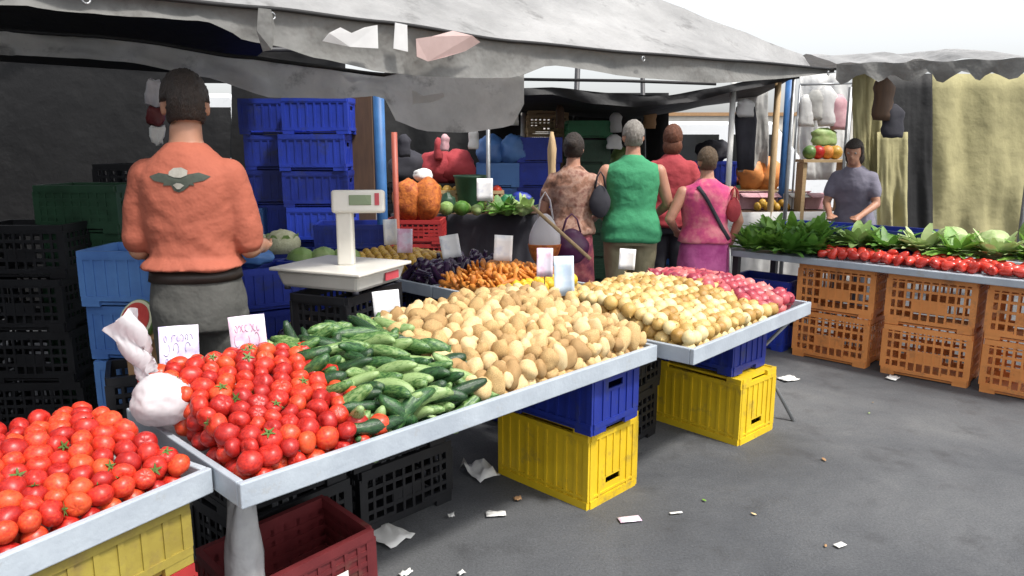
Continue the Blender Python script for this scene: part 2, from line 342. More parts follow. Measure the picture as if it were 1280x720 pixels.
# ------------------------------------------------------------------ produce meshes
def m_tomato(seed):
    random.seed(seed); k = random.choice((5, 6, 7)); fl = .76 + random.random() * .2; ph = random.random() * 6
    def fn(q):
        r = 1 + .035 * math.cos(k * math.atan2(q.y, q.x) + ph) * max(0, q.z) + .09 * nz(q * 1.1 + Vector((seed * 3.3, 0, 0)))
        d = max(0, q.z - .75) / .25
        return Vector((q.x * r, q.y * r, q.z * fl * r - .16 * d * d))
    return MB().ell((0, 0, 0), (1, 1, 1), 22, 14, fn=fn).mesh('tomato', M['tomato'], True)
def m_calyx():
    b = MB()
    for k in range(5):
        a = 2 * PI * k / 5 + .2; ca, sa = math.cos(a), math.sin(a)
        pts = []
        for r, w_, z in ((.02, .10, .79), (.25, .10, .84), (.5, .05, .83), (.62, .008, .86)):
            pts.append(((ca * r - sa * w_, sa * r + ca * w_, z), (ca * r + sa * w_, sa * r - ca * w_, z)))
        b.sheet(pts)
    b.tube([(0, 0, .72), (.03, .02, .95), (.08, .03, 1.04)], [.06, .045, .05], 6)
    return b.mesh('calyx', M['calyx'], True)
def m_long(seed, L, r, bend, tip=.5, nk=13, n=12, lump=.05, name='cucumber', m='cuc', prof=None):
    rings = []; pts = []; rad = []
    for i in range(nk):
        t = i / (nk - 1); x = (t - .5) * L
        pr = prof(t) if prof else (min(1, (math.sin(PI * min(1, max(0, .02 + t * .96)))) ** tip))
        pts.append(Vector((x, bend * (1 - (2 * t - 1) ** 2) * L, .01 * L * math.sin(5 * t + seed)))); rad.append(max(.002, r * pr))
    b = MB(); b.tube(pts, rad, n)
    b.v = [tuple(Vector(q) * 1 + Vector((0, 1, 1)) * (lump * r * nz(Vector(q) / r * .6 + Vector((seed * 3.1, 0, 0))))) for q in b.v]
    return b.mesh(name, M[m], True)
def m_potato(seed):
    random.seed(seed); e = random.uniform(1.15, 1.75); fz = random.uniform(.8, .95); bend = random.uniform(-.15, .15)
    def fn(q):
        r = 1 + .30 * nz(q * .9 + Vector((seed * 2.3, 0, 0))) + .12 * nz(q * 2.4 + Vector((0, seed * 1.7, 0))) + .04 * nz(q * 6)
        return Vector((q.x * r * e, q.y * r + bend * q.x * q.x, q.z * r * fz))
    return MB().ell((0, 0, 0), (1, 1, 1), 20, 13, fn=fn).mesh('potato', M['potato'], True), e
def m_onion(seed, m):
    random.seed(seed); fz = random.uniform(.85, 1.05)
    def fn(q):
        r = 1 + .05 * nz(q * 1.2 + Vector((seed * 2.1, 0, 0))) + .015 * math.cos(9 * math.atan2(q.y, q.x))
        top = max(0, q.z - .8) / .2; bot = max(0, -q.z - .9) / .1
        return Vector((q.x * r * (1 - .55 * top ** 2 * .6), q.y * r * (1 - .55 * top ** 2 * .6), q.z * r * fz + .14 * top ** 2 - .05 * bot))
    b = MB().ell((0, 0, 0), (1, 1, 1), 18, 16, fn=fn)
    b.tube([(0, 0, fz + .0), (.02, .03, fz + .28), (.08, .02, fz + .42)], [.14, .08, .03], 6)
    return b.mesh('onion' if m == 'onion' else 'red_onion', M[m], True)
def m_pepper(seed):
    def fn(q):
        a = math.atan2(q.y, q.x); r = 1 + .12 * abs(math.cos(1.5 * a + seed)) + .05 * nz(q * 1.5 + Vector((seed, 0, 0)))
        rr = r * (.82 + .25 * q.z); d = max(0, q.z - .8) / .2
        return Vector((q.x * rr, q.y * rr, q.z * 1.35 - .3 * d * d))
    b = MB().ell((0, 0, 0), (1, 1, 1), 18, 12, fn=fn)
    return b.mesh('red_pepper', M['pepper'], True)
def m_lemon():
    def fn(q):
        t = max(0, abs(q.x) - .85) / .15
        return Vector((q.x * 1.25 + math.copysign(.2 * t * t, q.x), q.y, q.z))
    return MB().ell((0, 0, 0), (1, 1, 1), 16, 12, fn=fn).mesh('lemon', M['lemon'], True)

# ------------------------------------------------------------------ heaps: spheres (or short chains of spheres) relaxed into a pile shell
def pile(region, H, floor, r, half=0.0, layers=2, spacing=1.95, yaw=None, jitter=.35, rvar=.1, iters=70, zstep=1.5):
    """region(u,v)->bool, H(u,v) height of the heap's skin; returns list of (pos, dir, r)"""
    us, vs_ = region.bounds; items = []
    for ly in range(layers):
        s = r * spacing; su = s if not half else s + half * 1.0
        row = 0; v = vs_[0] + r + (ly % 2) * s * .5
        while v < vs_[1] - r * .5:
            u = us[0] + r + (row % 2) * su * .5 + (ly % 2) * su * .3
            while u < us[1] - r * .5:
                uu, vv = u + rng.uniform(-1, 1) * jitter * r, v + rng.uniform(-1, 1) * jitter * r
                if region(uu, vv):
                    z = H(uu, vv) - r - ly * zstep * r + rng.uniform(-.2, .2) * r
                    if z > floor - .3 * r: items.append((uu, vv, max(z, floor + r), ly))
                u += su
            v += s * .87; row += 1
    n = len(items); c = np.array([i[:3] for i in items]); ly = np.array([i[3] for i in items])
    rad = r * (1 + rng.uniform(-rvar, rvar, n))
    if half:
        ya = np.array([yaw() for _ in range(n)]); tl = rng.uniform(-.22, .22, n)
        dr = np.stack([np.cos(ya) * np.cos(tl), np.sin(ya) * np.cos(tl), np.sin(tl)], 1); offs = np.linspace(-1, 1, 5 if half > 2.5 * r else 3)
    else:
        dr = np.tile([1., 0, 0], (n, 1)); offs = np.array([0.])
    k = len(offs); own = np.repeat(np.arange(n), k)
    for it in range(iters):
        P = (c[:, None, :] + dr[:, None, :] * (offs * half)[None, :, None]).reshape(-1, 3); rr = rad[own]
        D = P[:, None, :] - P[None, :, :]; dist = np.sqrt((D ** 2).sum(2)) + 1e-9
        ov = (rr[:, None] + rr[None, :]) * .97 - dist; ov[own[:, None] == own[None, :]] = 0; ov = np.maximum(ov, 0)
        push = (D / dist[..., None] * ov[..., None] * .32).sum(1)
        P += np.clip(push, -.3 * r, .3 * r)
        P[:, 0] = np.clip(P[:, 0], us[0] + rr, us[1] - rr); P[:, 1] = np.clip(P[:, 1], vs_[0] + rr, vs_[1] - rr)
        Q = P.reshape(n, k, 3); c = Q.mean(1)
        if k > 1:
            e = (Q * offs[None, :, None]).sum(1); dr = e / (np.linalg.norm(e, axis=1, keepdims=True) + 1e-9)
        tgt = np.array([H(a, b) for a, b in c[:, :2]]) - rad - ly * zstep * r
        c[:, 2] += (np.maximum(tgt, floor + rad) - c[:, 2]) * .22
    return [(Vector(c[i]), Vector(dr[i]), float(rad[i]), int(ly[i])) for i in range(n)]
def proj(P):
    zc = P[1] * CP - (P[2] - HC) * SP; yc = P[1] * SP + (P[2] - HC) * CP
    return 640 + FPX * P[0] / zc, 360 - FPX * yc / zc
EYES = [Vector((0, 0, HC)), Vector((-.5, 0, HC)), Vector((.5, 0, HC)), Vector((0, .2, HC + .3))]
def seen(items, tf, half=0.0):
    """leave out what lies buried in the heap or well outside the frame"""
    n = len(items); W = np.array([tf(i[0]) for i in items]); rr = np.array([i[2] for i in items]); out = []
    offs = (-half, 0, half) if half else (0,)
    Dd = np.array([Matrix.Rotation(AU, 3, 'Z') @ i[1] for i in items])
    B = np.concatenate([W + Dd * o for o in offs]); BR = np.tile(rr, len(offs)); BO = np.tile(np.arange(n), len(offs))
    for i in range(n):
        px, py = proj(W[i])
        if not (-60 < px < 1340 and py < 790): continue
        ok = False
        for E in EYES:
            for o in offs:
                ctr = W[i] + Dd[i] * o; v = np.array(E) - ctr; dist = np.linalg.norm(v); v /= dist
                a = np.cross(v, (0, 0, 1)); a /= np.linalg.norm(a); b = np.cross(a, v)
                for k in range(7):
                    q = ctr + v * rr[i] * .4 + (0 if k == 6 else (a * math.cos(k * PI / 3) + b * math.sin(k * PI / 3)) * rr[i] * .78)
                    w_ = B - q; t = w_ @ v; d2 = (w_ ** 2).sum(1) - t ** 2
                    if not ((t > 0) & (d2 < (BR * .93) ** 2) & (BO != i)).any(): ok = True; break
                if ok: break
            if ok: break
        if ok: out.append(items[i])
    return out
class Reg:
    def __init__(s, u0, u1, v0, v1, test=None): s.bounds = ((u0, u1), (v0, v1)); s.t = test
    def __call__(s, u, v): return s.bounds[0][0] <= u <= s.bounds[0][1] and s.bounds[1][0] <= v <= s.bounds[1][1] and (s.t is None or s.t(u, v))
def dome(x, p=4): return max(0.0, 1 - abs(x) ** p)
def rnd_rot(): return Euler((random.uniform(0, 6.28), random.uniform(0, 6.28), random.uniform(0, 6.28)))
def up_rot(tilt=.9): return Euler((random.gauss(0, tilt), random.gauss(0, tilt), random.uniform(0, 6.28)))
def along(d): return d.to_track_quat('X', 'Z').to_matrix() @ Matrix.Rotation(random.uniform(0, 6.28), 3, 'X')

ZF = .74 - .075 + .022
TOM = [m_tomato(s) for s in range(8)]; CAL = m_calyx()
def put_tomatoes(items, tf, rz, lab, group, calyx):
    for (c, d_, r, ly) in items:
        e = up_rot(1.0); o = place('tomato', random.choice(TOM), tf(c), e, lab(c), 'tomato', group, r)
        if calyx and ly == 0 and (e.to_matrix() @ Vector((0, 0, 1))).z > .15 and random.random() < .26:
            k = bpy.data.objects.new('calyx', CAL); COL.objects.link(k); k.parent = o
random.seed(3)
# boundaries on the long tray
def b1(v): return .43 + .17 * v / .86          # tomatoes | cucumbers
def b2(v): return .93 + .10 * v / .86          # cucumbers | potatoes
def Hmain(u, v):
    back = min(1, v / .62)
    return .74 + .032 + (.155 * back ** .85) * (1 - .25 * max(0, v - .7) / .16)
def tfM(c): return R(c.x, c.y, c.z)
def Htom(u, v): return Hmain(u, v) + .035 * dome((u - .25) / .36, 2) - .02 - (.05 * max(0, (v - .62) / .24))
it = pile(Reg(.024, .60, .024, .83, lambda u, v: u < b1(v) - .01), Htom, ZF, .0335, layers=3, spacing=1.80, jitter=.7, rvar=.17)
it = seen(it, tfM); put_tomatoes(it, tfM, AU, lambda c: 'ripe red tomato heaped on the long tray, ' + ('near its front lip' if c.y < .28 else 'in the middle of the heap' if c.y < .58 else 'under the price cards at the back'), 'tomatoes heaped on the long tray', True)
def tfL(c):
    ca, sa = math.cos(LA), math.sin(LA); return Vector((LO.x + c.x * ca - c.y * sa, LO.y + c.x * sa + c.y * ca, c.z))
it = pile(Reg(.04, LL - .03, .03, LD - .03), lambda u, v: .755 + .085 * min(1, v / .35) + .02 * dome((u - LL / 2) / .8), ZF, .033, layers=3, spacing=1.80, jitter=.7, rvar=.17)
it = seen(it, tfL); put_tomatoes(it, tfL, LA, lambda c: 'small red tomato on the angled left tray, ' + ('close to the carrier bag' if c.x > LL - .35 else 'towards the far end of the heap' if c.x < .6 else 'mid heap'), 'tomatoes heaped on the angled tray', True)
# cucumbers
CUC = [m_long(s, 1.0, .11, (.04, -.06, .02, .09, -.03, .12, -.10, 0)[s], tip=.42, lump=.13, n=14) for s in range(8)]
it = pile(Reg(.40, 1.05, .03, .83, lambda u, v: b1(v) + .02 < u < b2(v) - .02), lambda u, v: Hmain(u, v) - .005 - .05 * max(0, (v - .66) / .2), ZF, .0255, half=.075, layers=3, spacing=1.75,
          yaw=lambda: random.gauss(-PI / 2 + .5, .55), zstep=1.5)
for (c, d_, r, ly) in seen(it, tfM, .075):
    Lr = random.uniform(.165, .245); q = random.uniform(.85, 1.2)
    o = place('cucumber', random.choice(CUC), tfM(c), along(Matrix.Rotation(AU, 3, 'Z') @ d_), 'glossy green cucumber heaped between tomatoes and potatoes, ' + ('near the front lip' if c.y < .35 else 'towards the back of the heap'), 'cucumber', 'cucumbers heaped on the long tray', (Lr, r / .11 * q, r / .11 * q))
# potatoes
POT = [m_potato(s) for s in range(14)]
def Hpot(u, v): return Hmain(u, v) + .035 * dome((u - 1.5) / .65, 2) - .02
it = pile(Reg(.93, 1.99, .03, .86, lambda u, v: u > b2(v) + .01), Hpot, ZF, .0335, half=.017, layers=3, spacing=1.68, jitter=.6, yaw=lambda: random.uniform(0, PI), rvar=.34)
for (c, d_, r, ly) in seen(it, tfM, .018):
    me, e = random.choice(POT)
    place('potato', me, tfM(c), along(Matrix.Rotation(AU, 3, 'Z') @ d_), 'tan potato heaped on the long tray, ' + ('beside the cucumbers' if c.x < 1.25 else 'at the end next to the onions' if c.x > 1.7 else 'near the front lip' if c.y < .3 else 'on the crest of the heap'), 'potato', 'potatoes heaped on the long tray', r * 1.04)
# onions
ON = [m_onion(s, 'onion') for s in range(4)]; RO = [m_onion(s + 9, 'redonion') for s in range(4)]
def tf2(c):
    ca, sa = math.cos(T2A), math.sin(T2A); return Vector((T2O.x + c.x * ca - c.y * sa, T2O.y + c.x * sa + c.y * ca, c.z))
def b3(v): return .98 - .12 * v / .86
def H2(u, v): return .735 + .14 * min(1, v / .5) ** .8 * (1 - .45 * max(0, (u - .75) / .65)) + .03
it = pile(Reg(.03, 1.05, .03, .84, lambda u, v: u < b3(v) - .02 and (v > .10 or u < .8)), H2, ZF, .0345, layers=3, spacing=1.85, jitter=.7, rvar=.2)
for (c, d_, r, ly) in seen(it, tf2, 0):
    place('onion', random.choice(ON), tf2(c), up_rot(1.1), 'golden yellow onion on the onion tray, ' + ('near its front lip' if c.y < .3 else 'beside the red onions' if c.x > .65 else 'next to the potatoes'), 'onion', 'yellow onions heaped on the onion tray', r)
it = pile(Reg(.80, 1.37, .06, .84, lambda u, v: u > b3(v) + .02), lambda u, v: H2(u, v) + .02 * min(1, v / .4), ZF, .040, layers=3, spacing=1.85, jitter=.6)
for (c, d_, r, ly) in seen(it, tf2, 0):
    place('red_onion', random.choice(RO), tf2(c), up_rot(1.1), 'purplish red onion at the far end of the onion tray, ' + ('near the outer corner' if c.y < .35 else 'towards the back'), 'red onion', 'red onions heaped on the onion tray', r)
# side row
def tfB(c): return R(c.x, c.y, c.z)
ZB = .80 - .075 + .022
CAR = [m_long(s, 1.0, .13, .03, n=10, nk=9, name='carrot', m='carrot', prof=lambda t: .35 + .65 * min(1, t * 1.4) if t < .93 else .6) for s in range(3)]
it = pile(Reg(BU0 + .03, BU0 + .72, 1.12, 1.60), lambda u, v: .80 + .09 * dome((u - BU0 - .37) / .4, 2), ZB, .019, half=.05, layers=2, spacing=1.8, yaw=lambda: random.gauss(.9, .5))
for (c, d_, r, ly) in seen(it, tfB, .05):
    place('carrot', random.choice(CAR), tfB(c), along(Matrix.Rotation(AU, 3, 'Z') @ d_), 'orange carrot on the tray behind the potatoes', 'carrot', 'carrots on the tray behind the potatoes', (.15, r / .13, r / .13))
LEM = m_lemon()
it = pile(Reg(BU0 + .03, BU0 + .60, .955, 1.12), lambda u, v: .80 + .07, ZB, .032, layers=2)
for (c, d_, r, ly) in seen(it, tfB, 0):
    place('lemon', LEM, tfB(c), rnd_rot(), 'yellow lemon beside the carrots behind the potato heap', 'lemon', 'lemons beside the carrots', r)
EGG = m_long(2, 1.0, .20, .05, name='aubergine', m='egg', prof=lambda t: .45 + .55 * min(1, (t * 1.2) ** 1.2) if t < .9 else .7)
it = pile(Reg(BU0 + .04, BU0 + .70, 1.66, 2.0), lambda u, v: .80 + .07, ZB, .032, half=.05, layers=2, spacing=1.9, yaw=lambda: random.gauss(.4, .5))
for (c, d_, r, ly) in seen(it, tfB, .05):
    place('aubergine', EGG, tfB(c), along(Matrix.Rotation(AU, 3, 'Z') @ d_), 'dark purple aubergine on the tray left of the carrots', 'aubergine', 'aubergines on their tray', (.18, r / .2, r / .2))
GOLD = MB().ell((0, 0, 0), (1.12, .95, .92), 14, 10, fn=lambda q: 1 + .08 * nz(q * 1.4)).mesh('golden_fruit', M['golden'], True)
it = pile(Reg(BU0 + .03, BU0 + .72, 2.06, 2.72), lambda u, v: .80 + .11 * dome((u - BU0 - .4) / .45, 2), ZB, .031, layers=2)
for (c, d_, r, ly) in seen(it, tfB, 0):
    place('yellow_fruit', GOLD, tfB(c), rnd_rot(), 'small golden yellow fruit heaped right of the scale', 'fruit', 'golden fruit heaped behind the scale', r)

# ------------------------------------------------------------------ plastic crates
def crate_mesh(name, m, L_, W_, H_, style='rib', feet=True, slot=True):
    """open plastic crate, local origin at the middle of its bottom; walls of frame, inset panel and ribs"""
    b = MB(); th = .014
    b.box((0, 0, .012), (L_ - .03, W_ - .03, .012))
    for side in range(4):
        along_x = side % 2 == 0; ln = L_ if along_x else W_; off = (W_ if along_x else L_) / 2; sg = -1 if side in (0, 3) else 1
        def bx(x, z, sx, sz, dep=0.0, t=th):
            o = sg * (off - t / 2 - dep)
            if along_x: b.box((x, o, z), (sx, t, sz))
            else: b.box((o, x, z), (t, sx, sz))
        e = .003 if along_x else .017
        hl = ln / 2 - e
        bx(0, H_ - .018, 2 * hl, .036, -.004, .022)                       # top rim
        bx(0, H_ * .86, 2 * hl, .010, -.002, .018)
        bx(0, .040, 2 * hl, .024, -.003, .020)                            # bottom band
        if feet:
            for x in (-1, 1):
                bx(x * (hl - .045), .014, .09, .028, -.001, .018)
                if style != 'rib': bx(x * (hl - .08), .060, .16, .016, -.001, .018)
        z0, z1 = .052, H_ - .036; hz = z1 - z0
        if style == 'rib':                                                # closed panel behind upright ribs, a hand slot near the top
            sl = .055 if slot else 0
            zs = z1 - hz * .22
            if sl and not along_x:
                bx(0, (z0 + zs - .016) / 2, 2 * hl, zs - .016 - z0, .004, .008)
                bx(0, (zs + .016 + z1) / 2, 2 * hl, z1 - zs - .016, .004, .008)
                for x in (-1, 1): bx(x * (sl + hl) / 2, zs, hl - sl, .032, .004, .008)
            else: bx(0, (z0 + z1) / 2, 2 * hl, hz, .004, .008)
            nr = max(4, int(ln / .062))
            for k in range(nr + 1):
                x = -hl + .012 + (2 * hl - .024) * k / nr
                if not along_x and 0 < k < nr and abs(x) < sl + .02: 
                    bx(x, (z0 + zs - .03) / 2, .012, zs - .03 - z0, -.001, .012); continue
                bx(x, (z0 + z1) / 2, .016 if 0 < k < nr else .03, hz, -.0015, .013)
        else:                                                             # open lattice
            nr = max(4, int(ln / .055))
            for k in range(nr + 1):
                x = -hl + .010 + (2 * hl - .02) * k / nr
                bx(x, (z0 + z1) / 2, .014 if 0 < k < nr else .04, hz, 0, .010)
            for q in (.24, .50, .74): bx(0, z0 + hz * q, 2 * hl, .018, .001, .011)
            bx(0, z0 + hz * .37, ln * .36, hz * .24, .003, .006)
            if style == 'panel': bx(0, z0 + hz * .5, 2 * hl, hz, .006, .004)
    return b.mesh(name, m)
CR = {}
def crate(name, kind, label, cat, loc, rz, group, flip=False):
    o = bpy.data.objects.new(name, CR[kind]); COL.objects.link(o); o.location = loc; o.rotation_euler = (PI if flip else 0, 0, rz)
    return tag(o, label, cat, group)
CR['yellow'] = crate_mesh('yellow_crate', M['yellow'], .58, .385, .38, 'rib')
CR['blue'] = crate_mesh('blue_crate', M['blue'], .52, .36, .285, 'rib')
CR['bluelow'] = crate_mesh('blue_crate', M['blue'], .55, .38, .19, 'rib')
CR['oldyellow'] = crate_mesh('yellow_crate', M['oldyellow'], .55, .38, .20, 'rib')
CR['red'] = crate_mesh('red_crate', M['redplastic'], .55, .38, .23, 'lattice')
CR['maroon'] = crate_mesh('maroon_crate', M['maroon'], .50, .33, .27, 'panel')
CR['black'] = crate_mesh('black_crate', M['black'], .50, .34, .30, 'lattice')
CR['orange'] = crate_mesh('orange_crate', M['orange'], .56, .40, .368, 'lattice', slot=False)
CR['dkgreen'] = crate_mesh('green_crate', M['dkgreen'], .5, .36, .28, 'panel')
CR['green'] = crate_mesh('green_crate', M['green'], .52, .38, .2, 'panel')
CR['wood'] = crate_mesh('wooden_crate', M['woodlight'], .5, .34, .22, 'lattice')
CR['skyblue'] = crate_mesh('light_blue_crate', M['skyblue'], .5, .36, .28, 'rib')
def stack(kind, name, P, rz, n, h, lab, cat, group, z0=0.0, jit=.02):
    for k in range(n):
        q = 'lowest' if k == 0 else 'topmost' if k == n - 1 else ['second', 'third', 'fourth', 'fifth', 'sixth', 'seventh', 'eighth', 'ninth'][k - 1] + ' up'
        crate(name, kind, lab + ', ' + q if n > 1 else lab, cat, (P[0] + random.uniform(-jit, jit), P[1] + random.uniform(-jit, jit), z0 + k * h), rz + random.uniform(-.04, .04), group)
random.seed(21)
# crates carrying the trays
P = R(1.862, .405); crate('yellow_crate', 'yellow', 'bright yellow crate under the middle of the long tray', 'crate', (P.x, P.y, .38), AU + PI / 2, 'yellow crates under the trays', flip=True)
P = R(1.80, .33); crate('blue_crate', 'blue', 'blue crate on the yellow crate under the long tray', 'crate', (P.x, P.y, .384), AU + PI / 2 + .02, 'blue crates under the trays')
P = R(3.045, .265); crate('yellow_crate', 'yellow', 'bright yellow crate under the onion tray', 'crate', (P.x, P.y, .38), AU + PI / 2 - .05, 'yellow crates under the trays', flip=True)
P = R(3.04, .30); crate('blue_crate', 'blue', 'blue crate on the yellow crate under the onion tray', 'crate', (P.x, P.y, .384), AU + PI / 2 - .05, 'blue crates under the trays')
P = R(2.42, .55); stack('black', 'black_crate', P, AU + .1, 2, .30, 'black lattice crate in the shade between the two yellow crates', 'crate', 'black crates in the shade under the trays')
P = R(1.05, .82); stack('black', 'black_crate', P, AU, 2, .30, 'black lattice crate in the shade under the cucumbers', 'crate', 'black crates in the shade under the trays')
P = R(.50, .80); stack('black', 'black_crate', P, AU + .06, 2, .30, 'black lattice crate in the shade behind the maroon crate', 'crate', 'black crates in the shade under the trays')
P = at(368, 668, .30); crate('maroon_crate', 'maroon', 'dark maroon open crate with a paper label lying under the tomatoes', 'crate', (P.x - .02, P.y - .01, .03), AU + .0, None)
[o for o in bpy.data.objects if o.name.startswith('maroon_crate')][0].rotation_euler = (.05, -.05, AU)
mc = bpy.data.objects[-1] if False else [o for o in bpy.data.objects if o.name.startswith('maroon_crate')][0]
MB().box((.10, -.178, .13), (.055, .003, .075)).build('paper_label', M['paper'], mc)
# under the angled tray
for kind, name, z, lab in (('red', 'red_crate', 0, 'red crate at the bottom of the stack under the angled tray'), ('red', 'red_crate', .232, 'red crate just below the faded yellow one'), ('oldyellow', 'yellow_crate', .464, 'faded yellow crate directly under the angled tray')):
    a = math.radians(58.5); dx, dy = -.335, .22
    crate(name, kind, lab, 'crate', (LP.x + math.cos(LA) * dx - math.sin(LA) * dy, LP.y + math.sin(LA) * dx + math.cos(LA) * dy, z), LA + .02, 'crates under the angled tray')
for kind, name, z, lab in (('black', 'black_crate', 0, 'black crate on the ground under the outer half of the angled tray'), ('black', 'black_crate', .302, 'upper black crate under the outer half of the angled tray')):
    dx, dy = -1.0, .25
    crate(name, kind, lab, 'crate', (LP.x + math.cos(LA) * dx - math.sin(LA) * dy, LP.y + math.sin(LA) * dx + math.cos(LA) * dy, z), LA, 'crates under the angled tray')
# white sack hanging below the tray corner
def bag_mesh(c, r, seed, amp=.18, nu=26, nv=18):
    def fn(q): return 1 + amp * nz(q * 1.6 + Vector((seed, 0, 0))) + amp * .75 * (.4 - abs(nz(q * 2.7 + Vector((0, seed, 0))))) + amp * .35 * (.3 - abs(nz(q * 6 + Vector((0, 0, seed)))))
    return MB().ell(c, r, nu, nv, fn=fn)
P = R(.10, .22); o = bag_mesh((0, 0, .30), (.055, .05, .30), 4.2, .25).build('plastic_sack', M['greysack'], None, True); o.location = (P.x - .03, P.y + .06, 0)
tag(o, 'crumpled whitish plastic sack standing between yellow and maroon crates', 'plastic sack')
# folding trestle under the onion tray
t = thing('trestle_leg', 'thin grey folding trestle leg beside the yellow crate under the onions', 'trestle', R(3.40, .1, 0))
def rel(P, t): return Vector(P) - Vector(t.location)
MB().tube([rel(R(3.30, .30, .66), t), rel(R(3.43, -.07, .0), t)], .011).build('leg', M['metal'], t, True)
MB().tube([rel(R(3.30, -.07, .66), t), rel(R(3.43, .50, .0), t)], .011).build('leg', M['metal'], t, True)
MB().tube([rel(R(3.30, -.09, .655), t), rel(R(3.30, .55, .655), t)], .010).build('top_bar', M['metal'], t, True)
# supports behind the side row
for v, lab in ((1.2, 'blue crate stack under the carrots'), (1.85, 'blue crate stack under the aubergines'), (2.4, 'blue crate stack under the golden fruit')):
    P = R(BU0 + .36, v); stack('blue', 'blue_crate', P, AU, 2, .288, lab, 'crate', 'blue crates under the side row')
    crate('black_crate', 'black', 'black crate topping the ' + lab, 'crate', (P.x, P.y, .42), AU, 'black crates topping the side row stacks')

# ------------------------------------------------------------------ price cards
def card(px, py, w_px, h_px, z_or_Y, m, lab, tilt=0.0, yawj=0.0, ink=None, useY=False, group='price cards stuck in the produce', lean=.12):
    """card whose middle is seen at px,py; stick runs down into the produce"""
    C = atY(px, py, z_or_Y) if useY else at(px, py, z_or_Y)
    zc = C.y * CP - (C.z - HC) * SP; W_, H_ = w_px * zc / FPX, h_px * zc / FPX
    yaw = math.atan2(-C.x, C.y) + yawj
    t = thing('price_card', lab, 'price card', C, 0, group); t.rotation_euler = (-lean, tilt, yaw)
    b = MB()
    g_ = [[((i / 6 - .5) * W_, .012 * math.sin(i / 6 * PI) - .006, (j / 4 - .5) * H_) for i in range(7)] for j in range(5)]
    b.sheet(g_).build('card', M[m], t, True, solid=.002)
    MB().tube([(0, .014, H_ * .45), (0, .016, -H_ * .5 - .09)], .0035, 6).build('stick', M['stick'], t, True)
    if ink:
        s = MB(); random.seed(int(px))
        for rowz, nst, hh in ((.24, 7, .09), (.0, 3, .17), (-.26, 6, .08)):
            for q_ in range(nst):
                x0 = (-.36 + .72 * (q_ + random.uniform(.1, .4)) / nst) * W_; pts = []; a0 = random.uniform(0, 6); sp = random.choice((-1, 1)) * random.uniform(2.2, 5)
                for i in range(9):
                    aa = a0 + sp * i / 8; x = x0 + math.cos(aa) * hh * W_ * .45 + i * .003 * W_; zz = (rowz + math.sin(aa) * hh * .8) * H_
                    pts.append((x, .012 * math.sin((x / W_ + .5) * PI) - .006 - .0028, zz))
                s.tube(pts, .0013, 5)
        s.build('handwriting', M[ink], t, True)
    return t
card(224, 436, 46, 58, .87, 'card_lilac', 'lilac price card with violet scribble at the back of the tomatoes, nearest the bag', .05, .1, 'violetink')
card(311, 424, 43, 60, .92, 'card_pink', 'tall pinkish price card with scribble at the back of the tomatoes', -.06, -.1, 'pinkink')
card(483, 379, 33, 32, .90, 'card_white', 'white price card between the scale and the potatoes', -.06, .1)
card(506, 301, 19, 30, 5.15, 'card_pink', 'pinkish price card in the golden fruit', .03, 0, None, True)
card(488, 290, 17, 32, 5.5, 'card_white', 'pale price card behind the golden fruit', -.03, 0, None, True)
card(563, 308, 24, 29, 4.95, 'card_white', 'white tilted price card over the aubergines', -.16, 0, None, True)
card(629, 310, 23, 32, 4.62, 'card_white', 'white price card over the carrots', .05, 0, None, True)
card(681, 328, 20, 36, 3.95, 'card_pink', 'pink price card at the back of the potatoes', 0, 0, None, True)
card(705, 345, 25, 50, 3.80, 'card_blue', 'pale blue price card standing at the back edge of the potatoes', -.04, 0, None, True)
card(784, 324, 20, 26, 4.45, 'card_white', 'white price card at the back of the yellow onions', .05, 0, None, True)
card(606, 237, 20, 28, 7.6, 'card_white', 'small grey white price card on the far table', 0, 0, None, True)

# ------------------------------------------------------------------ shop scale
SZ = .93
SP0 = at(428, 378, SZ); SR = at(497, 356, SZ); SLf = at(360, 358, SZ)
ang = math.atan2(SR.y - SP0.y, SR.x - SP0.x)
ctr = (SR + SLf) / 2
t = thing('shop_scale', 'cream white shop scale with raised display on a post', 'scale', (ctr.x, ctr.y, SZ), ang)
sx, sy = (SR - SP0).length, (SLf - SP0).length
MB().box((0, 0, .055), (sx * .92, sy * .92, .085), taper=.90).build('base', M['scale'], t, bevel=.018)
for x in (-1, 1):
    for y in (-1, 1): MB().tube([(x * sx * .38, y * sy * .38, 0), (x * sx * .38, y * sy * .38, .019)], .016, 10).build('foot', M['ink'], t, True)
MB().box((-.0, -.0, .106), (sx, sy, .016)).build('weighing_plate', M['scale'], t, bevel=.005)
MB().box((sx * .16, -sy * .4605, .060), (.12, .006, .04)).build('sticker', M['redink'], t)
pl = t.matrix_basis.inverted() @ atY(434, 340, ctr.y - .02); ph = t.matrix_basis.inverted() @ atY(437, 262, ctr.y - .02)
hd = t.matrix_basis.inverted() @ atY(448, 252, ctr.y - .02)
bl = MB(); q = .036
bl.box((pl.x, pl.y, (.112 + ph.z) / 2), (q * 2.3, q * 1.7, ph.z - .112), rz=-ang).build('post', M['scale'], t, bevel=.01)
h = thing('x', 'x', 'x'); bpy.data.objects.remove(h)
dh = bpy.data.objects.new('display', MB().box((0, 0, 0), (.265, .07, .115)).mesh('display', M['scale'])); COL.objects.link(dh); dh.parent = t
md = dh.modifiers.new('edge', 'BEVEL'); md.width = .015; md.segments = 3
dh.location = (hd.x, hd.y, hd.z); dh.rotation_euler = (-.12, .0, -ang + .10)
MB().box((.012, -.037, .006), (.11, .006, .05)).build('screen', M['lcd'], dh, bevel=.002)
MB().box((.095, -.037, .010), (.022, .006, .06)).build('sticker', M['redink'], dh)
# stand below the scale
P = Vector((ctr.x + .02, ctr.y + .02, 0)); stack('black', 'black_crate', P, ang, 3, .309, 'black lattice crate carrying the shop scale', 'crate', 'black crates under the scale', jit=0)
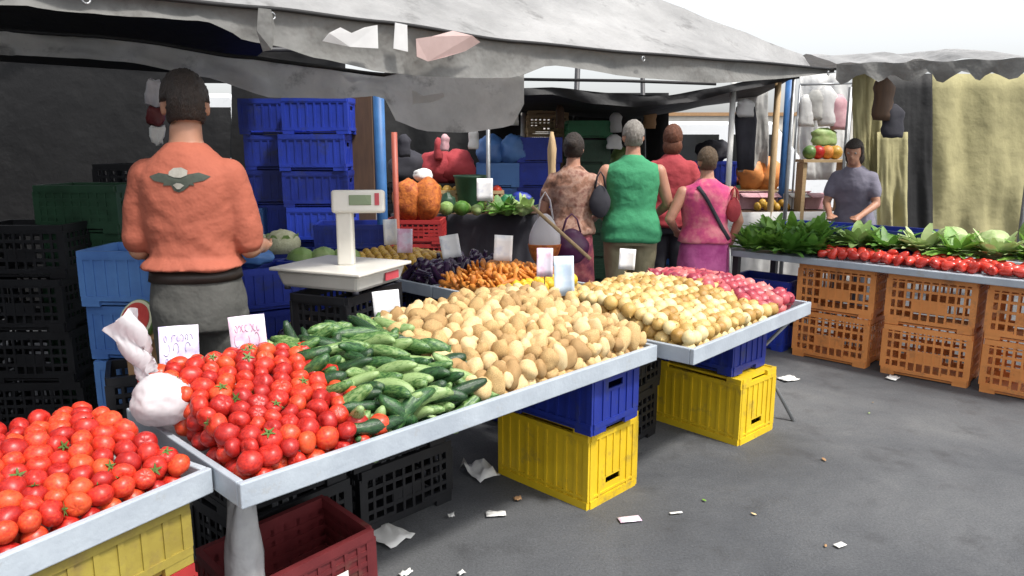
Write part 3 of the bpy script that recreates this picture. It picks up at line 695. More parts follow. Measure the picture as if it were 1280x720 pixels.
# brown clutter and leaves on the crates before the scale
P = at(395, 400, .78); stack('black', 'black_crate', P + Vector((0, .1, 0)), ang + .1, 2, .30, 'black crate between scale and cucumbers', 'crate', 'black crates between scale and cucumbers')
for k in range(9):
    q = at(352 + k * 11, 408 - (k % 3) * 9, .72); o = MB().ell((0, 0, 0), (.055, .05, .045), 14, 9, fn=lambda w_: 1 + .15 * nz(w_ * 1.5 + Vector((k, 0, 0)))).build('beetroot', M['cardboard'] if k % 3 else M['egg'], None, True)
    o.location = (q.x, q.y + .1, .645); tag(o, 'dusky brown beetroot in the black crate before the scale' if k % 3 else 'dark purple beetroot in the black crate before the scale', 'beetroot', 'beetroots in the black crate')

# ------------------------------------------------------------------ white carrier bag on the angled tray
t = thing('carrier_bag', 'knotted white plastic carrier bag lying on the tomatoes of the angled tray', 'carrier bag', at(203, 520, .80))
bc = atY(203, 500, t.location.y + .02); 
b = bag_mesh(rel(bc, t), (.096, .085, .082), 1.3, .11, 64, 44); b.build('bag_body', M['bag'], t, True)
P0, P1, P2 = rel(atY(186, 470, t.location.y + .03), t), rel(atY(172, 440, t.location.y + .02), t), rel(atY(150, 398, t.location.y), t)
b = MB(); g_ = []
for i in range(13):
    s = i / 12; a = P0.lerp(P1, s / .5) if s < .5 else P1.lerp(P2, (s - .5) / .5); wd = .03 + .035 * s
    g_.append([a + Vector((math.cos(k) * wd * .7 + .012 * math.sin(k * 3 + i), math.sin(k) * wd * .5 + .010 * math.cos(k * 4 + i * .7), wd * .55 * math.cos(k))) for k in [2 * PI * j / 16 for j in range(17)]])
b.sheet(g_).build('bag_neck', M['bag'], t, True)
# cut melon and cardboard box behind the angled tray
P = at(170, 400, .86); t = thing('cut_melon', 'cut watermelon half showing red flesh at the left edge of the stall', 'watermelon', P)
t.rotation_euler = (1.15, 0, -.35)
def half(q): return Vector((q.x, q.y, min(q.z, 0.0)))
MB().ell((0, 0, 0), (1, 1, 1), 24, 14, fn=lambda q: half(q) * .098).build('rind', M['melon_rind'], t, True)
MB().tube([(0, 0, .001), (0, 0, .004)], .094, 28).build('pith', M['melon_white'], t)
MB().tube([(0, 0, .005), (0, 0, .010)], .080, 28).build('flesh', M['melon_red'], t)
def boxes(name, label, cat, P, size, rz, m, group=None):
    """open topped carton"""
    sx, sy, sz = size; b = MB(); b.box((0, 0, .004), (sx - .012, sy - .012, .006))
    b.box((0, -sy / 2 + .003, sz / 2), (sx, .006, sz)); b.box((0, sy / 2 - .003, sz / 2), (sx, .006, sz))
    b.box((-sx / 2 + .003, 0, sz / 2), (.006, sy - .0125, sz)); b.box((sx / 2 - .003, 0, sz / 2), (.006, sy - .0125, sz))
    b.box((0, -sy / 2 - .06, sz - .01), (sx * .98, .12, .005), rot=Matrix.Rotation(.35, 3, 'X')); b.box((0, sy / 2 + .06, sz - .01), (sx * .98, .12, .005), rot=Matrix.Rotation(-.5, 3, 'X'))
    o = b.build(name, m); o.location = P; o.rotation_euler = (0, 0, rz); return tag(o, label, cat, group)
P = at(196, 400, .84); boxes('cardboard_box', 'brown open cardboard box behind the lilac price card', 'cardboard box', (P.x - .03, P.y + .12, .59), (.34, .26, .22), .5, M['cardboard'])
stack('black', 'black_crate', (P.x - .05, P.y + .14, 0), .5, 2, .295, 'black crate holding the cardboard box behind the tomatoes', 'crate', 'black crates behind the angled tray')

# ------------------------------------------------------------------ litter on the ground
def paper(px, py, sx, sy, lab, rz=0.0, m='paper', name='paper_scrap', z=.0, amp=.02):
    P = at(px, py, .012 + z); g_ = []
    for i in range(6):
        g_.append([((i / 5 - .5) * sx, (j / 5 - .5) * sy, .006 + amp * abs(nz((i * .7 + px, j * .7, py), .9))) for j in range(6)])
    o = MB().sheet(g_).build(name, M[m], None, True, solid=.001); o.location = (P.x, P.y, .003 + z); o.rotation_euler = (0, 0, rz)
    return tag(o, lab, 'paper scrap', 'litter on the asphalt')
paper(600, 590, .12, .20, 'crumpled grey white paper leaning by the yellow crate', .6, amp=.10)
paper(620, 642, .09, .045, 'small white paper strip on the dark asphalt', .1)
paper(545, 580, .07, .06, 'white paper scrap in the shade under the cucumbers', .4, amp=.05)
paper(564, 644, .03, .03, 'tiny white scrap left of the paper strip', .2)
paper(647, 623, .035, .035, 'tiny pale scrap beside the middle yellow crate', .2, 'cardboard')
paper(484, 668, .14, .20, 'bright white sheet beside the maroon crate', .9, amp=.05, z=.0)
paper(985, 473, .13, .10, 'white paper flake on the asphalt behind the onion tray', .4)
paper(1103, 447, .12, .10, 'white scrap beside the orange crates', .3, amp=.06)
paper(1116, 472, .10, .07, 'white scrap farthest right of the orange crates', .8)
paper(787, 648, .10, .05, 'pinkish flattened scrap in front of the yellow crate', .2, 'card_pink', amp=.004)
paper(507, 716, .05, .03, 'small white scrap at the near edge of the asphalt', .6)
paper(577, 716, .03, .02, 'tiny white scrap at the near edge of the asphalt', .6)
paper(845, 640, .06, .015, 'thin pale straw-like scrap on the open asphalt', .2, amp=.003)
paper(1050, 680, .05, .03, 'faint pale scrap on the open asphalt at the right', .5, amp=.003)

# ------------------------------------------------------------------ people
def solidify_body(mb, name, m, voxel, smooth=4, disp=None):
    """fuse overlapping closed shapes into one continuous skin"""
    o = mb.build('tmp', m); r = o.modifiers.new('r', 'REMESH'); r.mode = 'VOXEL'; r.voxel_size = voxel
    sm = o.modifiers.new('s', 'SMOOTH'); sm.factor = .5; sm.iterations = smooth
    dg = bpy.context.evaluated_depsgraph_get(); dg.update()
    me = bpy.data.meshes.new_from_object(o.evaluated_get(dg)); me.name = name
    bpy.data.objects.remove(o)
    if disp:
        n = len(me.vertices); co = np.empty(n * 3); me.vertices.foreach_get('co', co); no = np.empty(n * 3); me.vertices.foreach_get('normal', no)
        co = co.reshape(-1, 3); no = no.reshape(-1, 3)
        d = np.array([disp(c) for c in co]); co += no * d[:, None]; me.vertices.foreach_set('co', co.ravel()); me.update()
    if not me.materials: me.materials.append(m)
    me.polygons.foreach_set('use_smooth', [True] * len(me.polygons))
    return me
def person(label, P, H, rz, shirt, bottom, hair, skin='skin', wx=1.0, wy=1.0, sleeve=.6, lean=0.0, skirt=False, arms=None, hairstyle='short', hem=.86, belt=False, head=(0, 0, 0), voxel=.008, headgear=None):
    S = H / 1.75
    t = thing('person', label, 'person', P, rz)
    cl, sl = math.cos(lean), math.sin(lean)
    def B(p):                                            # bend the upper body forward about the hips
        x, y, z = p
        if z > .95:
            k = min(1, (z - .95) / .12); a = lean * k; c_, s_ = math.cos(a), math.sin(a); z2 = z - .95
            y, z = y * c_ + z2 * s_, .95 + z2 * c_ - y * s_
        return Vector((x * S, y * S, z * S))
    def ring(z, rx, ry, yo=0.0, xo=0.0, n=24, p=2.3):
        r = []
        for k in range(n):
            a = 2 * PI * k / n; c_, s_ = math.cos(a), math.sin(a)
            r.append(B((xo + rx * math.copysign(abs(c_) ** (2 / p), c_), yo + ry * math.copysign(abs(s_) ** (2 / p), s_), z)))
        return r
    def limb(mb, pts, rad, n=14):
        P_, R_ = [], []
        for i in range(len(pts) - 1):
            m_ = 5 if i < len(pts) - 2 else 6
            for j in range(5 if i < len(pts) - 2 else 6):
                s_ = j / 5; P_.append(B(Vector(pts[i]).lerp(Vector(pts[i + 1]), s_))); R_.append((rad[i] * (1 - s_) + rad[i + 1] * s_) * S)
        mb.tube(P_, R_, n); 
        for p_, r_ in zip(pts, rad): mb.ell(B(p_), (r_ * S * .98,) * 3, 12, 8)
    body = MB()
    tw = [(.80, .150 * wx, .105 * wy, -.005), (.90, .168 * wx, .118 * wy, -.012), (.98, .155 * wx, .110 * wy, -.006), (1.08, .140 * wx, .100 * wy, .0), (1.20, .155 * wx, .108 * wy, .004), (1.30, .168 * wx, .112 * wy, .004), (1.37, .166 * wx, .100 * wy, -.004), (1.42, .138 * wx, .084, -.010), (1.462, .088, .066, -.008), (1.50, .058, .056, -.002), (1.56, .054, .056, .006)]
    body.loft([ring(*q) for q in tw])
    hx, hy, hz = head
    hrot = Euler((hx, hy, hz)).to_matrix(); hc = Vector((0, .018, 1.635))
    def HD(p): return B(hc + hrot @ (Vector(p) - Vector((0, 0, 0))))
    hb = MB()
    hb.ell((0, -.006, .012), (.074, .094, .100), 20, 14); hb.ell((0, .022, -.050), (.056, .066, .068), 16, 12)
    hb.ell((0, .098, -.022), (.014, .020, .020), 10, 8); hb.ell((0, .088, .004), (.010, .014, .034), 10, 8); hb.ell((0, .080, -.066), (.024, .014, .010), 10, 8); hb.ell((0, .078, -.090), (.022, .018, .016), 10, 8)
    for s_ in (-1, 1): hb.ell((s_ * .076, -.004, -.012), (.010, .022, .034), 10, 8)
    body.add([HD(v) for v in hb.v], hb.f)
    for s_ in (-1, 1):
        limb(body, [(s_ * .088 * wx, 0, .86), (s_ * .092 * wx, .012, .48), (s_ * .094 * wx, -.012, .09)], [.088 * wx, .055, .038])
        limb(body, [(s_ * .094 * wx, -.04, .045), (s_ * .105 * wx, .13, .03)], [.036, .028])
    arms = arms or {-1: [(-.176, -.012, 1.372), (-.25, -.02, 1.12), (-.24, .10, .88)], 1: [(.176, -.012, 1.372), (.25, -.02, 1.12), (.24, .10, .88)]}
    for s_ in (-1, 1):
        a = [Vector(q) for q in arms[s_]]; a[0].x *= wx; a[1].x *= .5 + .5 * wx
        limb(body, a, [.052 * (.6 + .4 * wx), .041 * (.6 + .4 * wx), .028])
        d = (a[2] - a[1]).normalized(); side = Vector((-s_, 0, 0)) - d * (-s_ * d.x); side = side.normalized(); nrm = d.cross(side).normalized()
        c0 = a[2] + d * .045
        limb(body, [a[2] + d * .01, a[2] + d * .085], [.030, .034]); 
        for k, (o_, ln) in enumerate(((-.030, .060), (-.010, .072), (.011, .068), (.031, .052))):
            b0 = a[2] + d * .080 + side * o_ * 1.1; curl = nrm * (.012 * (-1 if nrm.y < 0 else 1))
            limb(body, [b0, b0 + d * ln * .5 + curl * .5, b0 + d * ln * .9 + curl * 2], [.0105, .0095, .008], 8)
        b0 = a[2] + d * .03 + side * .022
        limb(body, [b0, b0 + side * .032 + d * .025, b0 + side * .042 + d * .058], [.013, .011, .009], 8)
    bo = bpy.data.objects.new('body', solidify_body(body, 'body', M[skin], voxel)); COL.objects.link(bo); bo.parent = t
    # eyes
    for s_ in (-1, 1):
        e = MB().ell(HD((s_ * .030, .078, .012)), (.012 * S, .010 * S, .010 * S), 10, 8).build('eye', M['eye'], t, True)
    # hair
    hm = MB()
    if hairstyle in ('short', 'bun', 'bob'):
        def hf(q):
            r = 1.10 + .03 * nz(q * 5) + .05 * nz(Vector((q.x * 16, q.y * 16, q.z * 6))) + .03 * nz(Vector((q.x * 34, q.y * 34, q.z * 12)))
            low = (-.78 if q.y < .25 else -.25) if hairstyle != 'bob' else -.9
            if q.y > .35 and q.z < .35: r = .80
            if q.z < low: r *= .78
            if abs(q.x) > .8 and q.z < -.1 and hairstyle == 'short': r = .9
            return Vector((q.x * .078 * r, q.y * .098 * r - .008, q.z * .104 * r + .014))
        hm.ell((0, 0, 0), (1, 1, 1), 56, 44, fn=hf)
        if hairstyle == 'bun': hm.ell((0, -.105, .035), (.042, .036, .042), 14, 10, fn=lambda q: 1 + .1 * nz(q * 4))
        if hairstyle == 'bob': hm.ell((0, -.045, -.07), (.086, .062, .085), 18, 12, fn=lambda q: 1 + .06 * nz(q * 4))
    h2 = MB().add([HD(v) for v in hm.v], hm.f); h2.build('hair', M[hair], t, True)
    # shirt
    sh = MB(); f = .022
    zs = [(hem, .172, .124, -.012)] if not skirt else [(.94, .165, .120, -.01)]
    sh.loft([ring(zs[0][0], (zs[0][1] + f + .012) * wx, (zs[0][2] + f + .012) * wy, zs[0][3])] + [ring(z, rx + f * (1 if z < 1.4 else .5) + (.022 if z < 1.0 and hem < .95 else 0), ry + f + (.024 if z < 1.0 and hem < .95 else 0), yo) for z, rx, ry, yo in tw if z > zs[0][0] + .02 and z < 1.475] + [ring(1.492, .070, .066, -.004), ring(1.497, .066, .062, -.003)])
    for s_ in (-1, 1):
        a = [Vector(q) for q in arms[s_]]; a[0].x *= wx; a[1].x *= .5 + .5 * wx
        ww = .6 + .4 * wx
        sh.ell(B(a[0] + Vector((-s_ * (.020 if sleeve else .050), 0, -.004))), ((.074 if sleeve else .060) * S * ww,) * 3, 14, 10)
        if sleeve > 0:
            e = a[0].lerp(a[1], sleeve); limb(sh, [a[0] + Vector((-s_ * .020, 0, -.004)), a[0].lerp(a[1], sleeve * .5), e], [.071 * ww, .064 * ww, .065 * ww])
    def fold(c):
        z = c[2] / S
        a_ = math.atan2(c[1], c[0]); rd = lambda x: (1 - abs(x) * 2.2)
        k = .004 * noise.noise(Vector((c[0] * 5, c[1] * 5, c[2] * 5 + rz)))
        k += .0045 * rd(noise.noise(Vector((c[0] * 7 + c[2] * 4, c[1] * 7, c[2] * 10 + H)))) + .0022 * rd(noise.noise(Vector((c[0] * 18 - c[2] * 14, c[1] * 18, c[2] * 22))))
        if z < hem + .20: k += .006 * math.sin(z * 62 + 2.2 * math.sin(a_ * 2 + H) + 4 * noise.noise(Vector((c[0] * 4, c[1] * 4, 0)))) * (1 - (z - hem) / .20)
        return k * S * (.62 if belt else .9)
    so_ = bpy.data.objects.new('top' if skirt else 'shirt', solidify_body(sh, 'shirt', M[shirt], voxel * 1.2, 12, fold)); COL.objects.link(so_); so_.parent = t
    # lower garment
    lo = MB()
    if skirt:
        rs = [(1.0, .156, .112, -.006), (.90, .180, .130, -.012), (.78, .190, .140, -.01), (.55, .200, .155, 0), (skirt, .215, .17, 0)]
        rr = []
        for z, rx, ry, yo in rs:
            base = ring(z, rx * wx, ry * wy, yo, n=48); w_ = max(0, (.9 - z)) * .035
            cx = sum((q for q in base), Vector()) / len(base)
            rr.append([cx + (q - cx) * (1 + w_ * math.cos(k * 2 * PI / 48 * 9 + z * 3)) for k, q in enumerate(base)])
        lo.loft(rr)
    else:
        lo.loft([ring(.80, .150 * wx + f, .112 * wy + f, -.008), ring(.90, .170 * wx + f * .6, .124 * wy + f * .6, -.012), ring(1.02, .155 * wx + f * .5, .110 * wy + f * .5, -.006)])
        for s_ in (-1, 1):
            limb(lo, [(s_ * .088 * wx, 0, .85), (s_ * .094 * wx, .012, .48), (s_ * .096 * wx, -.010, .07)], [.103 * wx, .078, .068])
        for s_ in (-1, 1): lo.ell(B((s_ * .075 * wx, -.055 * wy, .86)), (.085 * S * wx, .075 * S * wy, .095 * S), 14, 10)
    lg = bpy.data.objects.new('skirt' if skirt else 'trousers', solidify_body(lo, 'lower', M[bottom], voxel * 1.2, 4, lambda c: S * (.008 * noise.noise(Vector((c[0] * 9, c[1] * 9, c[2] * 9))) ))); COL.objects.link(lg); lg.parent = t
    if belt:
        b = MB(); b.loft([ring(.99, .160 * wx + .016, .115 * wy + .016, -.008, n=40), ring(1.03, .156 * wx + .014, .112 * wy + .014, -.006, n=40)])
        b.build('belt', M['belt'], t, True)
    for s_ in (-1, 1):
        b = MB(); b.ell(B((s_ * .10 * wx, .04, .045)), (.048 * S, .135 * S, .048 * S), 16, 10); b.box(B((s_ * .10 * wx, .04, .012)), (.09 * S, .25 * S, .022 * S))
        b.build('shoe', M['shoe'], t, True)
    return t, so_, B
# man in the orange shirt behind the tomatoes
P = atY(251, 400, 3.12)
man, shirt, MBf = person('man seen from behind in an orange T-shirt with winged back print, working inside the stall', (P.x, P.y, 0), 1.935, .10, 'tee', 'trouser', 'hair_dark', sleeve=.84, belt=True, wx=.95, wy=1.08, hem=1.035,
    arms={-1: [(-.168, -.012, 1.372), (-.208, .0, 1.10), (-.16, .22, 1.05)], 1: [(.168, -.012, 1.372), (.208, .0, 1.10), (.185, .22, 1.08)]}, head=(-.18, 0, .35))
# winged print laid on the shirt's back
def emblem(shirt, t):
    sv = [v.co.copy() for v in shirt.data.vertices]; bv = BVHTree.FromPolygons(sv, [tuple(p.vertices) for p in shirt.data.polygons])
    S = 1.935 / 1.75
    def patch(name, m, poly, off):
        bm = bmesh.new(); vs = [bm.verts.new((x, 0, z)) for x, z in poly]; bm.faces.new(vs); bmesh.ops.triangulate(bm, faces=bm.faces)
        for _ in range(4): bmesh.ops.subdivide_edges(bm, edges=[e for e in bm.edges if e.calc_length() > .012], cuts=1, use_grid_fill=False); bmesh.ops.triangulate(bm, faces=[f for f in bm.faces if len(f.verts) > 3])
        for v in bm.verts:
            h = bv.ray_cast(Vector((v.co.x, -1.0, v.co.z)), Vector((0, 1, 0)))
            if h[0] is not None: v.co = h[0] + Vector((0, -off, 0))
        me = bpy.data.meshes.new(name); bm.to_mesh(me); bm.free(); me.materials.append(M[m])
        o = bpy.data.objects.new(name, me); COL.objects.link(o); o.parent = shirt; return o
    zc = 1.365 * S
    w1 = [(-.115, .016), (-.075, .030), (-.03, .022), (0, .012), (.03, .022), (.075, .030), (.118, .014), (.085, .006), (.095, -.002), (.055, -.010), (.06, -.020), (.028, -.020), (.018, -.040), (0, -.047), (-.018, -.040), (-.028, -.020), (-.06, -.020), (-.055, -.010), (-.095, -.002), (-.085, .006)]
    patch('back_print', 'emb_dark', [(x + .004, zc + z) for x, z in w1], .003)
    w2 = [(-.035, .034), (-.018, .048), (.012, .050), (.036, .038), (.034, .020), (.010, .010), (-.015, .012), (-.036, .020)]
    patch('back_print', 'emb_grey', [(x + .004, zc + z) for x, z in w2], .006)
    w3 = [(-.020, -.018), (-.006, -.010), (.010, -.012), (.022, -.020), (.006, -.034), (-.006, -.034)]
    patch('back_print', 'emb_grey', [(x + .004, zc + z) for x, z in w3], .006)
emblem(shirt, man)
ARMF = {-1: [(-.176, -.012, 1.372), (-.25, .0, 1.13), (-.16, .22, 1.06)], 1: [(.176, -.012, 1.372), (.25, .0, 1.13), (.16, .22, 1.06)]}
P = atY(715, 300, 6.1); person('woman with dark tied hair in a brown patterned blouse, back turned', (P.x, P.y, 0), 1.73, -.25, 'brownprint', 'wineskirt', 'hair_dark', 'skin2', wx=.97, sleeve=.5, skirt=.32, hairstyle='bun', arms=ARMF, voxel=.011)
P = atY(788, 300, 6.15); person('broad grey haired man in a green sleeveless shirt and khaki trousers, back turned', (P.x, P.y, 0), 1.83, -.05, 'polo', 'khaki', 'hair_grey', 'skin2', wx=1.15, wy=1.25, sleeve=.0, hem=.83, arms={-1: [(-.176, -.012, 1.372), (-.285, .0, 1.13), (-.19, .20, .98)], 1: [(.176, -.012, 1.372), (.265, .0, 1.12), (.2, .20, 1.0)]}, voxel=.011)
P = atY(880, 300, 6.05); pw, ptop, PB = person('stout woman in a pink patterned top and magenta skirt with a dark shoulder strap', (P.x, P.y, 0), 1.62, .05, 'pinkprint', 'magenta', 'hair_brown', 'skin2', wx=1.18, wy=1.2, sleeve=.0, skirt=.25, hairstyle='short', arms={-1: [(-.176, -.012, 1.372), (-.295, -.03, 1.14), (-.21, .16, 1.02)], 1: [(.176, -.012, 1.372), (.27, -.02, 1.12), (.25, .08, .88)]}, voxel=.011)
b = MB(); pts = []
bvp = BVHTree.FromPolygons([v.co.copy() for v in ptop.data.vertices], [tuple(p.vertices) for p in ptop.data.polygons])
for i in range(15):
    s_ = i / 14; x, z = -.10 + .26 * s_, 1.32 - .42 * s_; h = bvp.ray_cast(Vector((x, -1, z)), Vector((0, 1, 0))); y = h[0].y - .010 if h[0] is not None else pts[-1].y if pts else -.14
    pts.append(Vector((x, y, z)))
b.sheet([[p + Vector((-.012, 0, -.008)), p + Vector((.012, 0, .008))] for p in pts]).build('bag_strap', M['darkcloth'], pw, True, solid=.004)
P = atY(836, 300, 7.0); person('person with reddish hair in a red top, half hidden behind the man in green', (P.x, P.y, 0), 1.82, -.2, 'redcotton', 'darkcloth', 'hair_red', wx=1.0, sleeve=.5, hairstyle='bob', arms=ARMF, voxel=.012)
P = atY(1064, 300, 7.25); person('dark haired vendor in a grey lilac top leaning over the pepper stall', (P.x, P.y, 0), 1.72, PI * .80, 'lilac', 'darkcloth', 'hair_dark', wx=.95, sleeve=.6, lean=.28, hairstyle='bob', arms={-1: [(-.176, -.012, 1.372), (-.23, .10, 1.15), (-.14, .33, 1.12)], 1: [(.176, -.012, 1.372), (.23, .10, 1.15), (.14, .33, 1.12)]}, voxel=.012)
# walking stick and hand bags of the shoppers
P = atY(908, 330, 5.9); o = MB().tube([(0, 0, 0), (-.03, .02, .78), (-.03, .04, .83), (-.03, .10, .845), (-.03, .14, .82)], .010, 8).build('walking_stick', M['steel'], None, True); o.location = (P.x + .06, P.y, 0); tag(o, 'thin grey walking stick beside the woman in pink', 'walking stick')
def shopbag(label, px, py, Y, sx, sz, m, name='shopping_bag', top=None, rz=0):
    """soft bag hanging from a hand: body, coloured lower band, two handles"""
    P = atY(px, py, Y); t = thing(name, label, 'shopping bag', P, rz)
    def fn(q): 
        k = 1 - .25 * max(0, q.z); return Vector((q.x * sx * k * (1 + .1 * nz(q * 2)), q.y * sx * .55 * k, q.z * sz))
    MB().ell((0, 0, 0), (1, 1, 1), 24, 16, fn=fn).build('bag_body', M[m], t, True)
    if top:
        def f2(q):
            q = Vector((q.x, q.y, min(q.z, -.15))); k = 1 - .25 * max(0, q.z); return Vector((q.x * sx * k * 1.05 * (1 + .1 * nz(q * 2)), q.y * sx * .6 * k, q.z * sz * 1.03))
        MB().ell((0, 0, 0), (1, 1, 1), 24, 16, fn=f2).build('bag_print', M[top], t, True)
    for s_ in (-1, 1): MB().tube([(-sx * .5, s_ * .03, sz * .8), (-sx * .3, s_ * .02, sz * 1.5), (0, 0, sz * 1.8), (sx * .3, s_ * .02, sz * 1.5), (sx * .5, s_ * .03, sz * .8)], .006, 6).build('handle', M[m], t, True)
    return t
shopbag('white shopping bag with an orange red lower half, left of the woman in brown', 681, 300, 5.6, .12, .20, 'bag', top='orangesack')
shopbag('dark purple shopping bag low beside the woman in brown', 714, 308, 5.75, .14, .14, 'purple')
shopbag('dark shoulder bag on the hip of the man in green', 750, 252, 5.95, .085, .13, 'darkcloth')
shopbag('red shopping bag hanging at the right side of the woman in pink', 917, 262, 5.95, .06, .10, 'redcotton')
o = MB().tube([atY(665, 258, 5.5), atY(738, 324, 5.35)], .014, 8).build('umbrella_pole', M['tanpole'], None, True); tag(o, 'pale slanting wooden pole in front of the woman in brown', 'pole')

# ------------------------------------------------------------------ canopy over the stall
def interp(x, T):
    if x <= T[0][0]: return T[0][1:]
    for a, b in zip(T, T[1:]):
        if x <= b[0]:
            k = (x - a[0]) / (b[0] - a[0]); k = k * k * (3 - 2 * k) * .4 + k * .6
            return tuple(p + (q - p) * k for p, q in zip(a[1:], b[1:]))
    return T[-1][1:]
HEM = [(-260, -60), (0, -26), (160, -6), (330, 9), (480, 27), (640, 51), (800, 66), (930, 76), (1045, 86)]      # outline of the hem as seen
VB = [(-260, -30), (0, 5), (160, 19), (257, 25), (315, 50), (400, 72), (480, 90), (590, 97), (640, 96), (690, 80), (800, 97), (900, 103), (970, 98), (1045, 90)]
HV = [(-260, 1.35), (160, 1.02), (640, .82), (1045, .30)]
def hem_pt(px):
    y = interp(px, HEM)[0]; v = interp(px, HV)[0]; lo, hi = .8, 9.0            # walk the ray to the wanted v
    for _ in range(40):
        m_ = (lo + hi) / 2; P = atY(px, y, m_)
        if UV(P)[1] < v: lo = m_
        else: hi = m_
    return P
canopy = thing('market_canopy', 'big grey white tarpaulin canopy over the vegetable stall', 'canopy', (0, 0, 0))
NX, NY = 90, 26; xs = [-260 + (1045 + 260) * i / NX for i in range(NX + 1)]
RID = [(-260, 2.3, 3.35), (480, 2.2, 3.25), (640, 2.1, 3.15), (800, 1.75, 2.95), (930, 1.1, 2.60), (1045, .55, 2.28)]
top = []; hems = []
for px in xs:
    Hp = hem_pt(px); u, v = UV(Hp); rv, rz_ = interp(px, RID); hems.append(Hp)
    row = []
    for j in range(NY + 1):
        s_ = j / NY; P = R(u, v + (rv - v) * s_, Hp.z + (rz_ - Hp.z) * s_)
        w_ = math.sin(PI * min(1, s_ * 1.0)); P.z += -.06 * w_ + .035 * w_ * nz((u * 1.3, s_ * 2.2, 1.0)) + .014 * nz((u * 4 + s_ * 3, s_ * 5, 4.0)) * min(1, s_ * 6)
        row.append(P)
    top.append(row)
MB().sheet(top).build('roof_sheet', M['tarp'], canopy, True)
val = []
for px, Hp in zip(xs, hems):
    yb = interp(px, VB)[0]; Bp = atY(px, yb, Hp.y); row = []
    for j in range(9):
        s_ = j / 8; P = Hp.lerp(Bp, s_); k = (Hp.z - Bp.z)
        P += Vector((DV.x, DV.y, 0)) * (.05 * s_ * nz((px * .018, s_ * 1.1, 7)) + .02 * s_ * nz((px * .05, s_ * 2, 3)) + .02 * math.sin(s_ * PI))
        P.z -= .004; row.append(P)
    val.append(row)
MB().sheet(val).build('valance', M['valance'], canopy, True)
# hem rope, and pieces coloured as light showing through the valance
MB().tube([P + Vector((.0, 0, -.004)) - DV * .008 for P in hems], .009, 6).build('hem_rope', M['darktarp'], canopy, True)
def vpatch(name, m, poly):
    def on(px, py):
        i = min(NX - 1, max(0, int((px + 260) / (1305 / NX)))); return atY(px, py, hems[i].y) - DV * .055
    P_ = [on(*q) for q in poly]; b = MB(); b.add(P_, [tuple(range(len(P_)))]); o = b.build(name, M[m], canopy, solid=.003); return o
for k in range(9, NX, 16):
    c_ = hems[k] + Vector((0, 0, -.035)) - DV * .03; MB().tube([c_ + (Vector((math.cos(a) * DU.x, math.cos(a) * DU.y, math.sin(a))) * .013) for a in [2 * PI * j / 10 for j in range(11)]], .004, 5).build('eyelet', M['metal'], canopy, True)
vpatch('patch', 'patchwhite', [(394, 53), (402, 43), (416, 36), (430, 43), (446, 36), (462, 33), (463, 62), (428, 60)])  # bright spots of sky light, put in as coloured shapes
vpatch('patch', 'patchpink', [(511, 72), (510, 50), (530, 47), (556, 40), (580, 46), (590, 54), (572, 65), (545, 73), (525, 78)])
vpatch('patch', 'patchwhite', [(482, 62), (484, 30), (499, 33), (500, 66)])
vpatch('hanging_strip', 'valance', [(314, 12), (330, 14), (336, 40), (331, 64), (320, 66), (312, 40)])
# rear slope and hanging rear sheets on the dark side of the stall
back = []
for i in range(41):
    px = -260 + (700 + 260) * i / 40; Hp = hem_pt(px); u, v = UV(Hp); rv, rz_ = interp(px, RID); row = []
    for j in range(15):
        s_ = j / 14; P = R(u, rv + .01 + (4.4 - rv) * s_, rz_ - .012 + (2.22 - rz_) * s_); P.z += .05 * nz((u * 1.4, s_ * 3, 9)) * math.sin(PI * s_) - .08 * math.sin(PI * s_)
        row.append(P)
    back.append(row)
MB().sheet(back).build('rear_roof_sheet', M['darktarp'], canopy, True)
rear = thing('hanging_tarpaulin', 'slack grey sheet hanging across the back of the stall above the blue crates', 'tarpaulin', (0, 0, 0))
RT = [(-150, 40), (100, 58), (160, 63), (300, 85), (400, 97), (480, 108), (520, 97), (580, 95), (640, 101), (662, 108)]
RB = [(-150, 60), (100, 73), (160, 78), (260, 97), (337, 122), (423, 123), (478, 119), (492, 150), (530, 164), (580, 166), (640, 158), (655, 130)]
sh_ = []
for i in range(61):
    px = -150 + 805 * i / 60; Y = 5.0 + .35 * (px - 160) / 480; yt, yb = interp(px, RT)[0], interp(px, RB)[0]; row = []
    for j in range(11):
        s_ = j / 10; P = atY(px, yt - 14 + (yb - yt + 14) * s_, Y); P.y += .07 * nz((px * .02, s_ * 1.4, 2)) + .03 * nz((px * .06, s_ * 3, 5)); row.append(P)
    sh_.append(row)
MB().sheet(sh_).build('sheet', M['greytarp'], rear, True)
MB().tube([r[0] for r in sh_], .014, 6).build('rope', M['darktarp'], rear, True)
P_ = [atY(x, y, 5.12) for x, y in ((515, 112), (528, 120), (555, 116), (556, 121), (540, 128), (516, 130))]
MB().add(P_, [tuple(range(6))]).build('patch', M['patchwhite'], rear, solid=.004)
def post(label, px, Y, m, r=.03, top=2.25, name='canopy_post', px2=None, group=None, z0=0.0):
    P = atY(px, 180, Y); Q = atY(px2 if px2 is not None else px, 180, Y)
    t = thing(name, label, 'post', (P.x, P.y, z0), 0, group)
    MB().tube([(0, 0, .02), ((Q.x - P.x) * .5, 0, top * .5), (Q.x - P.x, 0, top)], r, 12).build('pole', M[m], t, True)
    MB().box((0, 0, .01), (r * 5, r * 5, .02)).build('foot_plate', M['darkmetal'], t, bevel=.003); return t
post('bright blue post between the brown board and the orange sacks', 475, 5.75, 'bluepole', .042, 2.12)
post('reddish post left of the orange sacks', 493, 6.6, 'redpole', .026, 1.75)
post('thin white post behind the blue crate stack', 654, 9.7, 'whitepole', .032, 2.3)
post('white post right of the white van', 913, 8.0, 'whitepole', .030, 2.3)
post('tan wooden post behind the woman in pink', 968, 8.2, 'tanpole', .034, 2.4)
post('dark blue post beside the white drape', 982, 8.6, 'bluepole', .045, 2.5)
